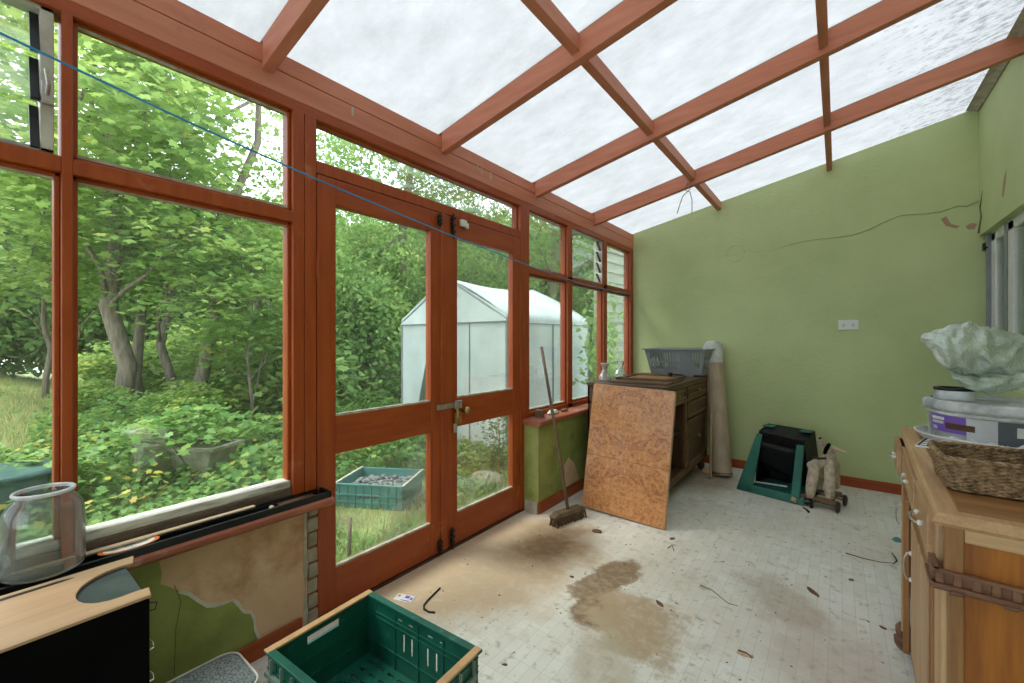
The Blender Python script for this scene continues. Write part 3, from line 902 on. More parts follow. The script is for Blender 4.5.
m = MB(); m.box(-0.002, 0.008, 1.79, 1.838, 0.02, 2.10); m.build('cover_strip', 'paint_z', d1, bevel=0.004)
# bolts, latch, hinges
def bolt(par, y, z0, z1, mt='iron', orn=False):
    m = MB(); m.box(0.006, 0.012, y - 0.012, y + 0.012, z0, z1)
    m.tube([(0.018, y, z0 - 0.01), (0.018, y, z1 + 0.01)], 0.006, 8)
    for t in (0.15, 0.5, 0.85):
        m.box(0.008, 0.026, y - 0.014, y + 0.014, z0 + (z1 - z0) * t - 0.007, z0 + (z1 - z0) * t + 0.007)
    if orn:
        m.tube([(0.018, y - 0.02, (z0 + z1) / 2), (0.03, y - 0.026, (z0 + z1) / 2 + 0.012)], 0.006, 8)
        m.tube([(0.018, y, z0 - 0.01), (0.02, y, z0 - 0.03)], [0.008, 0.003], 8)
    return m.build('bolt', mt, par, bevel=0.002)
bolt(d1, 1.772, 2.02, 2.085); bolt(d2, 1.885, 1.985, 2.105, orn=True)
bolt(d1, 1.775, 0.03, 0.10); bolt(d2, 1.878, 0.035, 0.135, orn=True)
m = MB(); m.box(0.0, 0.022, 1.955, 2.005, 2.055, 2.098); m.box(0.0, 0.015, 2.005, 2.03, 2.05, 2.085); m.build('block', 'white_plastic', d2, bevel=0.004)
m = MB(); m.box(0.004, 0.020, 1.752, 1.945, 0.895, 0.925); m.box(0.010, 0.026, 1.90, 1.955, 0.885, 0.935)
m.build('hasp', 'steel', d1, bevel=0.002)
m = MB(); m.tube([(0.02, 1.92, 0.89), (0.03, 1.915, 0.83)], 0.010, 10); m.box(0.008, 0.030, 1.895, 1.945, 0.79, 0.86)
lk = m.build('lock', 'brass', d2, bevel=0.003)
m = MB(); m.box(0.012, 0.024, 1.885, 1.915, 0.735, 0.795); m.build('key_tag', 'steel', lk, bevel=0.004)
m = MB(); m.lathe([(0.0, 0.0), (0.010, 0.0), (0.010, 0.02), (0.024, 0.03), (0.026, 0.045), (0.018, 0.055), (0.0, 0.057)], seg=16, mtx=rotm((0.0, 1.985, 0.865), ry=PI / 2))
m.build('knob', 'brass', d2, smooth=True)
for par, y in ((d1, 1.016), (d2, 2.613)):
    for z in (0.3, 1.62):
        m = MB(); m.tube([(0.004, y, z), (0.004, y, z + 0.09)], 0.007, 8); m.build('hinge', 'paint_z', par)

# ---- roof: rafters, noggings, sheets
ys = [-2.30, -1.28, -0.25, 0.775, 1.798, 2.814, 3.859]
for k, y in enumerate(ys):
    m = MB()
    m.prism([(0.0, 2.474), (XR, 2.474 + 0.201 * XR), (XR, 2.597 + 0.201 * XR), (0.0, 2.597)], y, y + 0.048, 'y')
    struct(m.build('rafter', 'beam_x', bevel=0.003))
for x in (0.915, 1.850):
    for k in range(len(ys)):
        y0 = ys[k] + 0.048
        y1 = ys[k + 1] if k + 1 < len(ys) else YB
        z0 = 2.474 + 0.201 * x + 0.035
        m = MB(); m.prism([(x, z0), (x + 0.042, z0 + 0.0085), (x + 0.042, roofz(x + 0.042) - 0.012), (x, roofz(x) - 0.012)], y0, y1, 'y')
        struct(m.build('nogging', 'beam_y', bevel=0.002))
m = keep()
L = [(-0.30, roofz(-0.30)), (2.83, roofz(2.83)), (2.83, roofz(2.83) + 0.008), (-0.30, roofz(-0.30) + 0.008)]
o = None
vs = [(x, y, roofz(x)) for x in (-0.3, 2.83) for y in (-2.75, YB + 0.15)]
m.add(vs, [(0, 1, 3, 2)])
ce = struct(m.build('ceiling', 'roof'))
for y in ys:
    m = MB(); m.prism([(-0.3, roofz(-0.3) + 0.001), (2.82, roofz(2.82) + 0.001), (2.82, roofz(2.82) + 0.018), (-0.3, roofz(-0.3) + 0.018)], y + 0.002, y + 0.046, 'y')
    m.build('glazing_bar', 'alu', ce)
m = MB(); m.prism([(2.74, roofz(2.74) - 0.003), (2.83, roofz(2.83) - 0.003), (2.83, roofz(2.83) - 0.03), (2.805, roofz(2.80) - 0.04), (2.78, roofz(2.78) - 0.02)], -2.6, YB, 'y')
struct(m.build('trim_5', 'mortar'))
# ------------------------------------------------------------------ foreground left
# black cabinet with pale notched top
t = thing('storage_cabinet', 'black fronted cabinet with pale wood top cut by a U-shaped notch, under the window sill', 'cabinet', (0.31, -0.1, 0))
ZT = 0.640
Y1 = 0.318
m = MB(); m.box(0.172, 0.476, -0.62, Y1 - 0.012, 0.02, ZT - 0.0115); m.build('body', 'black', t, bevel=0.004)
def ztop(px, py):
    p = onZ(px, py, ZT); return (p.x, p.y)
# outline of the top board: long, with a rounded notch open at the far end and a slot
x0, x1 = 0.165, 0.478
na, nb = 0.222, 0.425
arc = []
for k in range(15):
    a = PI * k / 14
    arc.append(((na + nb) / 2 + (nb - na) / 2 * math.cos(a) + 0.02 * math.sin(a), Y1 - 0.03 - 0.105 * math.sin(a) ** 0.8))
poly = [(x0, -0.62), (x1, -0.62), (x1, Y1 - 0.010), (nb + 0.004, Y1 - 0.004)] + arc + [(na + 0.004, Y1), (x0 + 0.006, Y1 + 0.012)]
m = MB(); m.prism(poly, ZT - 0.008, ZT, 'z'); m.build('top', 'pale_top', t, bevel=0.0015)
m = MB(); m.prism([(x0 + 0.012, -0.60), (x1 - 0.012, -0.60), (x1 - 0.012, Y1 - 0.016), (x0 + 0.012, Y1 - 0.016)], ZT - 0.0118, ZT - 0.0095, 'z'); m.build('inset_panel', 'dark_glass', t)
m = MB(); m.prism([(0.188, -0.30), (0.206, -0.30), (0.205, 0.17), (0.200, 0.195), (0.192, 0.17)], ZT - 0.002, ZT + 0.0012, 'z'); m.build('slot', 'black_plastic', t)
for z in (0.50, 0.415):
    m = MB(); m.tube([(0.468, Y1 - 0.013, z + 0.016), (0.468, Y1 - 0.004, z + 0.006), (0.468, Y1 - 0.002, z - 0.010), (0.468, Y1 - 0.013, z - 0.012)], 0.002, 6); m.build('clip', 'chrome', t)
m = MB(); m.tube([(0.455, Y1 - 0.012, ZT - 0.03), (0.46, Y1 + 0.006, ZT - 0.035), (0.455, Y1 + 0.004, ZT - 0.055), (0.44, Y1 - 0.012, ZT - 0.06)], 0.0015, 6); m.build('wire_loop', 'black_plastic', t)
for yy in (-0.56, 0.25):
    for xx in (0.2, 0.44):
        m = MB(); m.box(xx - 0.015, xx + 0.015, yy - 0.015, yy + 0.015, 0, 0.022); m.build('foot', 'black_plastic', t)

# black tray on the sill
t = thing('plastic_tray', 'long black shallow tray lying along the near window sill', 'tray', (0.04, 0.3, 0.60))
m = MB()
TX0, TX1, TY0, TY1 = -0.01, 0.090, -0.55, 1.035
m.box(TX0, TX1, TY0, TY1, 0.600, 0.604)
m.box(TX1 - 0.010, TX1, TY0, TY1, 0.600, 0.628); m.box(TX0, TX0 + 0.008, TY0, TY1, 0.600, 0.626)
m.box(TX0, TX1, TY1 - 0.010, TY1, 0.600, 0.628); m.box(TX0, TX1, TY0, TY0 + 0.01, 0.600, 0.628)
m.box(TX0 + 0.014, TX0 + 0.018, TY0, TY1 - 0.02, 0.604, 0.618)
m.build('tray_body', 'black_plastic', t, bevel=0.002)
m = MB(); m.box(0.005, 0.062, 0.83, 0.985, 0.604, 0.613); m.box(0.014, 0.053, 0.84, 0.975, 0.612, 0.615); m.build('raised_label', 'dark_wood_y', t, bevel=0.002)
def strip(pts, w, h, nm, lab, mt, cat='strip'):
    (xa, ya, za), (xb, yb, zb) = pts
    m = MB(); m.hexa([(xa, ya, za), (xa + w, ya, za), (xb + w * 0.7, yb, zb), (xb, yb, zb)], [(xa, ya, za + h), (xa + w, ya, za + h), (xb + w * 0.7, yb, zb + h), (xb, yb, zb + h)])
    return tag(m.build(nm, mt, bevel=0.002), lab, cat)
strip(((-0.012 + 0.014, -0.30, 0.628), (0.004, 0.74, 0.6282)), 0.030, 0.007, 'wooden_strip', 'bleached thin wooden strip lying along the black sill tray', 'bleached_strip', 'wood strip')
# orange saucer
p = onZ(127, 543, 0.632)
m = MB(); c0 = (0.040, 0.345, 0.611)
m.lathe([(0.0, 0.005), (0.022, 0.004), (0.022, 0.0), (0.028, 0.0), (0.029, 0.006), (0.046, 0.014), (0.047, 0.018), (0.042, 0.0175), (0.028, 0.010), (0.0, 0.009)], c0, 40, sy=1.7, sx=0.85)
t = m.build('saucer', 'orange_rim', smooth=True); tag(t, 'small orange rimmed floral saucer in the black sill tray', 'saucer')
m = MB(); m.lathe([(0.0, 0.0095), (0.028, 0.0105), (0.039, 0.0165), (0.0385, 0.0173), (0.027, 0.0115), (0.0, 0.0105)], c0, 40, sy=1.7, sx=0.85); m.build('saucer_centre', 'cream_glaze', t, smooth=True)
# glass jar
c0 = (0.044, 0.150, 0.629)
t = thing('glass_jar', 'large empty cloudy glass storage jar standing on the near sill', 'jar', c0)
m = MB(); m.lathe([(0.0, 0.0), (0.078, 0.0), (0.088, 0.008), (0.090, 0.03), (0.088, 0.150), (0.084, 0.185), (0.074, 0.210), (0.062, 0.222), (0.062, 0.236)], c0, 48)
m.build('jar_glass', 'jar', t, smooth=True)
m = MB(); m.lathe([(0.0, 0.006), (0.074, 0.006), (0.084, 0.012), (0.084, 0.148), (0.080, 0.182), (0.070, 0.206)], c0, 48)
m.build('jar_inside', 'jar', t, smooth=True)
m = MB(); m.lathe([(0.060, 0.232), (0.066, 0.233), (0.068, 0.238), (0.066, 0.243), (0.062, 0.244), (0.059, 0.240), (0.060, 0.232)], c0, 48)
m.build('jar_rim', 'clear_plastic', t, smooth=True)
# little stones in the tray
for i, (x, y, z, s_) in enumerate(((0.032, 0.80, 0.604, 0.011), (0.070, 0.73, 0.604, 0.008), (0.06, 0.66, 0.604, 0.006))):
    m = MB(); mm = rotm((x, y, z + s_ * 0.7), rz=i)
    m.lathe([(0.0, -0.7 * s_), (0.8 * s_, -0.45 * s_), (s_, 0.0), (0.7 * s_, 0.5 * s_), (0.0, 0.7 * s_)], seg=9, mtx=mm, sx=1.3)
    tag(m.build('pebble', 'bleached_strip' if i == 0 else 'steel'), ['small tan pebble at the far end of the sill tray', 'white-grey chip in the black sill tray', 'smallest grey chip in the black sill tray'][i], 'pebble')

# grey fabric stool / box
t = thing('fabric_box', 'speckled grey fabric box with pale piping beside the green crate', 'box', (0.32, 0.42, 0))
def rr(x0, x1, y0, y1, r, n=6):
    out = []
    for cx_, cy_, a0 in ((x1 - r, y1 - r, 0), (x0 + r, y1 - r, PI / 2), (x0 + r, y0 + r, PI), (x1 - r, y0 + r, 3 * PI / 2)):
        for k in range(n + 1):
            a = a0 + PI / 2 * k / n
            out.append((cx_ + r * math.cos(a), cy_ + r * math.sin(a)))
    return out
FX0, FX1, FY0, FY1 = 0.205, 0.44, 0.335, 0.60
m = MB(); m.prism(rr(FX0, FX1, FY0, FY1, 0.05), 0.0, 0.205, 'z'); m.build('fabric_body', 'grey_fabric', t, bevel=0.012)
for z, mt_, r_ in ((0.203, 'cream_piping', 0.004), (0.155, 'navy', 0.0035)):
    pl = rr(FX0 - 0.001, FX1 + 0.001, FY0 - 0.001, FY1 + 0.001, 0.05); pl.append(pl[0])
    m = MB(); m.tube([(a, b, z) for a, b in pl], r_, 6, cap=False); m.build('piping', mt_, t, smooth=True)

# ------------------------------------------------------------------ green crate, foreground
def crate_fore():
    base = Vector((0.374, 1.040, 0))
    rz = 0.055
    t = thing('plastic_crate', 'dark green stacking crate with tan rims on the floor in front of the door', 'crate', (base.x, base.y, 0), rz)
    LX, LY, H = 0.588, 0.405, 0.262
    T = 0.006
    def B(m, x0, x1, y0, y1, z0, z1): return m.box(x0, x1, -y1, -y0, z0, z1)
    # long walls, y=0 and y=LY, with slots
    for yy, nm in ((0.0, 'long_side'), (LY - T, 'long_side')):
        holes = []
        for xx in (0.215, 0.26, 0.345, 0.39):
            holes.append((xx, xx + 0.012, 0.105, 0.175))
        for xx in (0.185, 0.245, 0.35, 0.41):
            holes.append((xx, xx + 0.028, 0.218, 0.226))
        m = MB(); m.holed(0, LX, 0.012, H, holes, lambda u, v, s_, yy=yy: (u, -(yy + T * s_), v))
        for z in (0.08, 0.185, 0.205):
            B(m, 0.0, LX, yy - 0.004, yy + T + 0.004, z, z + 0.004)
        for xx in (0.05, 0.17, 0.30, 0.43, 0.55):
            B(m, xx, xx + 0.006, yy - 0.003, yy + T + 0.003, 0.012, 0.24)
        m.build(nm, 'crate_green', t, world=False)
        m = MB(); B(m, -0.012, LX + 0.012, yy - 0.010, yy + T + 0.010, H - 0.006, H + 0.004); m.build('rim', 'crate_green', t, world=False, bevel=0.002)
    for xx in (0.0, LX - T):
        holes = [(0.140, 0.270, 0.203, 0.234)]
        m = MB(); m.holed(0.0, LY, 0.012, H, holes, lambda u, v, s_, xx=xx: (xx + T * s_, -u, v))
        for z in (0.08, 0.15, 0.238):
            B(m, xx - 0.003, xx + T + 0.003, 0, LY, z, z + 0.004)
        m.build('short_side', 'crate_green', t, world=False)
        m = MB(); B(m, xx - 0.012, xx + T + 0.010, -0.01, LY + 0.01, H - 0.003, H + 0.0055); m.build('short_rim', 'crate_tan', t, world=False, bevel=0.002)
    # grey worn outer ledge on the near and right outside
    for xx in (-0.014, LX + 0.004):
        m = MB(); B(m, xx, xx + 0.010, 0.02, LY - 0.02, 0.185, 0.20); B(m, xx, xx + 0.010, 0.02, LY - 0.02, 0.10, 0.11)
        for k in range(6): B(m, xx, xx + 0.010, 0.03 + k * 0.066, 0.036 + k * 0.066, 0.012, 0.185 if k in (2, 3) else 0.25)
        m.build('outer_ribs', 'crate_grey', t, world=False)
    m = MB(); B(m, 0, LX, LY + 0.002, LY + 0.014, 0.185, 0.20)
    for k in range(9): B(m, 0.03 + k * 0.066, 0.036 + k * 0.066, LY, LY + 0.012, 0.012, 0.25)
    m.build('outer_ribs', 'crate_grey', t, world=False)
    holes = []
    for i in range(9):
        for j in range(9):
            if (i - 4) ** 2 + (j - 4) ** 2 < 2: continue
            holes.append((0.05 + i * 0.057, 0.05 + i * 0.057 + 0.034, 0.03 + j * 0.042, 0.03 + j * 0.042 + 0.010))
    m = MB(); m.holed(0.0, LX, 0.0, LY, holes, lambda u, v, s_: (u, -v, 0.012 + 0.006 * s_))
    m.build('base', 'crate_green', t, world=False)
    for xx in (0.02, LX - 0.06):
        for yy in (0.02, LY - 0.06):
            m = MB(); B(m, xx, xx + 0.04, yy, yy + 0.04, 0.0, 0.013); m.build('foot', 'crate_green', t, world=False)
crate_fore()

# ------------------------------------------------------------------ floor litter
m = MB(); m.box(0.0, 0.10, 0, 0.055, 0.0, 0.003, rotm((0.14, 1.335, 0.0), rz=0.35))
t = m.build('paper_packet', 'label_white'); tag(t, 'small printed paper packet lying on the floor beside the door', 'packet')
m = MB(); mm = rotm((0.14, 1.335, 0.003), rz=0.35); m.box(0.050, 0.075, 0.028, 0.048, 0.0, 0.0006, mm); m.box(0.04, 0.09, 0.006, 0.011, 0.0, 0.0006, mm); m.box(0.082, 0.094, 0.022, 0.040, 0.0, 0.0006, mm); m.build('print', 'purple', t)
m = MB(); m.box(0.010, 0.022, 0.030, 0.045, 0.0, 0.0006, mm); m.build('print', 'orange_rim', t)
m = MB()
hp = [onZ(px, py, 0.004) for px, py in ((440, 588), (434, 594), (428, 600), (424, 605), (424, 609), (429, 612), (435, 612.5))]
m.tube(hp, 0.0045, 8); tag(m.build('bent_wire', 'iron', smooth=True), 'short black hooked wire lying on the floor by the crate', 'wire')
rl = random.Random(11)
def debris(px, py, L_, W_, ang, nm, mt_, lab, cat, h=0.004):
    p = onZ(px, py, 0)
    m = MB()
    n = 8
    top = []
    for k in range(n):
        a = 2 * PI * k / n
        r = 0.75 + 0.4 * rl.random()
        top.append((L_ * r * math.cos(a), W_ * r * math.sin(a)))
    m.prism(top, 0.0, h, 'z', rotm((p.x, p.y, 0.0), rx=0.0, rz=ang))
    tag(m.build(nm, mt_), lab, cat)
debris(597, 532, 0.035, 0.022, 0.3, 'dead_leaf', 'dead_leaf', 'largest curled brown dead leaf, on floor below the leaning panel', 'leaf', 0.010)
debris(672, 539, 0.02, 0.012, 0.8, 'dead_leaf', 'dead_leaf', 'brown leaf scrap right of the leaning panel', 'leaf', 0.006)
debris(812, 592, 0.045, 0.012, -0.9, 'bark_fragment', 'dead_leaf', 'dark bark fragment on the middle of the floor by the dresser', 'bark fragment', 0.008)
debris(572, 577, 0.014, 0.008, 0.2, 'dead_leaf', 'dead_leaf', 'tiny dark leaf scrap left of the brown floor stain', 'leaf')
debris(608, 512, 0.035, 0.010, 0.1, 'paper_scrap', 'label_white', 'white paper scrap beside the broom head', 'paper')
debris(660, 604, 0.030, 0.012, -0.6, 'dead_leaf', 'dead_leaf', 'dark leaf scrap at the right of the brown stain', 'leaf')
debris(883, 628, 0.014, 0.008, -0.6, 'dead_leaf', 'dead_leaf', 'small dark leaf scrap near the dresser door', 'leaf')
debris(851, 580, 0.016, 0.008, 0.6, 'dead_leaf', 'dead_leaf', 'small leaf scrap at the end of the floor twig', 'leaf')
debris(505, 665, 0.012, 0.005, 0.6, 'dead_leaf', 'dead_leaf', 'small pale scrap right of the green crate', 'leaf')
debris(745, 655, 0.040, 0.014, 0.2, 'dead_leaf', 'bleached_strip', 'flat tan scrap at the front of the floor', 'leaf', 0.002)
for i, pts in enumerate((((846, 553), (862, 558), (880, 562), (893, 563)), ((700, 585), (712, 590), (728, 603), (738, 606)), ((738, 650), (747, 653), (752, 658)), ((668, 548), (672, 545), (674, 551)))):
    m = MB(); m.tube([onZ(a, b, 0.004) for a, b in pts], [0.003, 0.0025, 0.002, 0.0015][:len(pts)], 6)
    tag(m.build('twig', 'twig_tan' if i == 1 else 'dead_leaf'), ['long thin twig lying beside the dresser', 'pale splinter in the middle of the floor', 'small curved twig at the front of the floor', 'tiny forked twig near the leaning panel'][i], 'twig')
rs = random.Random(5)
m = MB()
for k in range(170):
    x = rs.uniform(0.1, 2.1); y = rs.uniform(1.3, 4.7)
    s_ = rs.uniform(0.0012, 0.004)
    mm = rotm((x, y, 0.0), rz=rs.random() * 6)
    m.prism([(-s_ * 1.6, -s_ * 0.5), (s_ * 1.5, -s_ * 0.7), (s_ * 1.2, s_ * 0.6), (-s_, s_ * 0.5)], 0, s_ * 0.6, 'z', mm)
tag(m.build('floor_grit', 'dead_leaf'), 'scattered brown grit and crumbs over the tiled floor', 'debris', kind='stuff')

# ------------------------------------------------------------------ broom
t = thing('broom', 'worn wooden broom with brown bristles leaning on the far window sill', 'broom', (0.37, 2.69, 0))
mm = rotm((0.372, 2.695, 0.0), rz=math.atan2(0.31, 0.085))
m = MB(); m.prism([(-0.155, 0.052), (0.155, 0.052), (0.16, 0.070), (0.12, 0.088), (-0.12, 0.088), (-0.16, 0.070)], -0.030, 0.030, 'y', mm); m.build('broom_head', 'broom_wood', t, bevel=0.006)
m = MB()
rb = random.Random(2)
for i in range(34):
    for j in range(6):
        x = -0.15 + 0.3 * i / 33 + rb.uniform(-.004, .004); y = -0.024 + 0.048 * j / 5
        a = rb.uniform(-.012, .012); b = rb.uniform(-.012, .012) + y * 0.35
        m.tube([mm @ Vector((x, y, 0.058)), mm @ Vector((x + a, y + b, 0.001))], [0.0045, 0.006], 5)
m.build('bristles', 'bristle', t)
top = CAM + ray(541.5, 347) * 3.46
m = MB(); hb = mm @ Vector((0, 0, 0.085)); m.tube([hb, hb.lerp(top, 0.5) + Vector((0.004, 0, 0)), top], [0.0125, 0.0125, 0.012], 10); m.build('handle', 'broom_wood', t, smooth=True)
# things on the far sill
m = MB(); m.box(-0.03, 0.03, -0.028, 0.028, 0, 0.058, rotm((0.055, 2.80, 0.708), rz=0.2)); tag(m.build('wooden_block', 'toy_wood', bevel=0.004), 'reddish brown wooden block on the far sill behind broom handle', 'block')
m = MB(); m.lathe([(0.0, 0.0), (0.035, 0.0), (0.05, 0.012), (0.036, 0.030), (0.01, 0.038), (0.0, 0.036)], (0.06, 2.99, 0.708), 9, sx=0.7, sy=1.5); tag(m.build('crumpled_rag', 'white_plastic'), 'crumpled off-white rag on the far sill', 'rag')
m = MB(); m.lathe([(0.0, 0.0), (0.028, 0.0), (0.034, 0.016), (0.02, 0.026), (0.0, 0.026)], (0.075, 3.15, 0.708), 8, sx=0.8, sy=1.4); tag(m.build('dead_leaf', 'dead_leaf'), 'brown crumpled leaf on the far sill beside the rag', 'leaf')

# ------------------------------------------------------------------ leaning burr panel
BR = Vector((0.985, 2.965, 0.002)); BL = Vector((0.338, 2.965, 0.022))
u = (BL - BR); uw = u.length; u.normalize()
TRg = Vector((1.038, 3.115, 0.952))
v = (TRg - BR); v = (v - u * v.dot(u)); vh = v.length; v.normalize()
nrm = u.cross(v).normalized()
if nrm.y < 0: nrm = -nrm
t = thing('veneer_panel', 'orange burr walnut veneered table leaf leaning against the dark sideboard', 'panel')
cen = BR + u * uw / 2
t.matrix_world = Matrix(((-u.x, nrm.x, v.x, cen.x), (-u.y, nrm.y, v.y, cen.y), (-u.z, nrm.z, v.z, cen.z), (0, 0, 0, 1)))
WM[t.name] = t.matrix_world.copy()
m = MB(); m.prism([(a, b) for a, b in rr(-uw / 2, uw / 2, 0.0, vh, 0.018, 4)], 0.0, 0.030, 'y')
m.build('core_board', 'pale_top', t, world=False, bevel=0.005)
m = MB(); m.prism([(a, b) for a, b in rr(-uw / 2 + 0.004, uw / 2 - 0.006, 0.004, vh - 0.006, 0.015, 4)], -0.0015, 0.001, 'y')
m.build('veneer_face', 'burr', t, world=False)
m = MB(); m.box(-uw / 2 + 0.03, uw / 2 - 0.03, -0.0019, -0.0014, 0.405, 0.409); m.box(-uw / 2 + 0.03, uw / 2 - 0.03, -0.0019, -0.0014, 0.505, 0.508)
m.build('inlay_line', 'oak_x', t, world=False)

# ------------------------------------------------------------------ sideboard in the corner
DX0, DX1, DY0, DY1, DZ = 0.205, 0.868, 3.33, 4.66, 0.955
t = thing('sideboard', 'dark wooden sideboard with an open compartment in the far left corner', 'sideboard', ((DX0 + DX1) / 2, (DY0 + DY1) / 2, 0))
m = MB(); m.box(DX0 - 0.01, DX1 + 0.012, DY0 - 0.015, DY1 + 0.015, DZ - 0.028, DZ); m.build('top', 'dark_wood_y', t, bevel=0.006)
m = MB(); m.box(DX0, DX0 + 0.015, DY0, DY1, 0.13, DZ - 0.028)
m.box(DX0, DX1, DY0, DY0 + 0.022, 0.13, DZ - 0.028); m.box(DX0, DX1, DY1 - 0.022, DY1, 0.13, DZ - 0.028)
m.box(DX0, DX1 - 0.01, 3.905, 3.925, 0.16, 0.80); m.box(DX0, DX1 - 0.01, DY0, DY1, 0.155, 0.175)
m.box(DX0, DX1 - 0.01, DY0, DY1, 0.775, 0.79)
m.build('carcass', 'dark_wood_z', t)
m = MB(); m.box(DX0, DX1 - 0.05, DY0 + 0.02, 3.905, 0.50, 0.515); m.build('shelf', 'dark_wood_y', t)
m = MB(); m.box(DX1 - 0.022, DX1, DY0, DY1, 0.13, 0.180); m.box(DX1 - 0.022, DX1, DY0, DY1, 0.770, 0.800); m.box(DX1 - 0.022, DX1 + 0.004, DY0, DY1, 0.905, 0.927)
m.build('face_rails', 'side_oak', t, bevel=0.003)
for y in (DY0, 3.885, DY1 - 0.04):
    m = MB(); m.box(DX1 - 0.024, DX1 + 0.002, y, y + 0.04, 0.13, 0.92); m.build('face_stile', 'side_oak', t, bevel=0.003)
def raised(par, nm, y0, y1, z0, z1, x, knob=None):
    m = MB(); m.box(x - 0.018, x, y0, y1, z0, z1)
    d = m.build(nm, 'dark_wood_y', par, bevel=0.003)
    m = MB(); b = 0.028
    m.box(x - 0.002, x + 0.009, y0, y1, z1 - b, z1); m.box(x - 0.002, x + 0.009, y0, y1, z0, z0 + b)
    m.box(x - 0.002, x + 0.009, y0, y0 + b, z0, z1); m.box(x - 0.002, x + 0.009, y1 - b, y1, z0, z1)
    m.build('moulding', 'side_oak', d, bevel=0.004)
    if knob:
        m = MB(); m.lathe([(0.0, 0.0), (0.012, 0.0), (0.008, 0.012), (0.015, 0.02), (0.012, 0.03), (0, 0.032)], seg=14, mtx=rotm((x, knob[0], knob[1]), ry=PI / 2)); m.build('knob', 'brass', d, smooth=True)
raised(t, 'drawer', 3.375, 3.875, 0.805, 0.900, DX1 + 0.002, (3.62, 0.853))
raised(t, 'drawer', 3.930, 4.615, 0.805, 0.900, DX1 + 0.002, (4.27, 0.853))
raised(t, 'cupboard_door', 3.930, 4.615, 0.620, 0.762, DX1 + 0.002)
raised(t, 'cupboard_door', 3.930, 4.615, 0.190, 0.605, DX1 + 0.002, (4.27, 0.42))
for y in (DY0 + 0.05, DY1 - 0.05):
    for x in (DX0 + 0.05, DX1 - 0.045):
        m = MB(); m.lathe([(0.0, 0.0), (0.018, 0.0), (0.032, 0.03), (0.034, 0.06), (0.022, 0.09), (0.030, 0.105), (0.030, 0.132), (0.0, 0.132)], (x, y, 0), 18); m.build('foot', 'dark_wood_z', t, smooth=True)
# loose board and cupboard door lying on it
m = MB(); mm = rotm((0.575, 3.68, DZ), rz=0.06); m.box(-0.22, 0.27, -0.26, 0.28, 0.0, 0.014, mm); tag(m.build('loose_board', 'dark_wood_x', bevel=0.003), 'flat brown board on the sideboard, beneath the panelled cupboard door', 'board')
t = thing('loose_cupboard_door', 'detached panelled cupboard door with dark knob lying on the sideboard', 'door', (0.585, 3.84, DZ + 0.014), 0.06)
m = MB(); W2, L2 = 0.240, 0.26
m.box(-W2, W2, -L2, L2, 0.0, 0.010); m.build('door_panel', 'oak_x', t, world=False)
m = MB(); b = 0.05
m.box(-W2, W2, -L2, -L2 + b, 0.0, 0.020); m.box(-W2, W2, L2 - b, L2, 0, 0.020); m.box(-W2, -W2 + b, -L2, L2, 0, 0.020); m.box(W2 - b, W2, -L2, L2, 0, 0.020)
m.build('door_frame', 'dark_wood_x', t, world=False, bevel=0.004)
m = MB(); m.lathe([(0.0, 0.0), (0.016, 0.0), (0.012, 0.012), (0.021, 0.022), (0.018, 0.036), (0.0, 0.040)], (W2 - 0.10, 0.10, 0.018), 14); m.build('knob', 'iron', t, world=False, smooth=True)
# two cut glass vases
def vase(x, y, s_, lab):
    t = thing('glass_vase', lab, 'vase', (x, y, DZ), group='cut glass vases on the sideboard')
    m = MB(); m.lathe([(0.0, 0.0), (0.052, 0.0), (0.058, 0.012), (0.054, 0.045), (0.036, 0.080), (0.024, 0.108), (0.024, 0.118), (0.036, 0.150), (0.040, 0.165)], (0, 0, 0), 20)
    m.v = [(a * s_, b * s_, c * s_) for a, b, c in m.v]
    m.build('vase_body', 'cut_glass', t, world=False)
    m = MB()
    for k in range(10):
        a = 2 * PI * k / 10
        m.tube([(0.056 * s_ * math.cos(a), 0.056 * s_ * math.sin(a), 0.01 * s_), (0.050 * s_ * math.cos(a + .3), 0.050 * s_ * math.sin(a + .3), 0.055 * s_), (0.026 * s_ * math.cos(a), 0.026 * s_ * math.sin(a), 0.10 * s_)], 0.0028 * s_, 5)
    m.build('cut_pattern', 'cut_glass', t, world=False)
    m = MB(); m.lathe([(0.040 * s_, 0.0), (0.043 * s_, 0.003), (0.042 * s_, 0.008), (0.039 * s_, 0.006)], (0, 0, 0.160 * s_), 20); m.build('vase_rim', 'clear_plastic', t, world=False)
pv = onZ(606, 382.5, DZ); vase(0.285, 3.50, 0.95, 'cut glass waisted vase nearer the window post, on the sideboard')
vase(0.285, 3.84, 1.0, 'cut glass waisted vase standing next to the loose cupboard door')

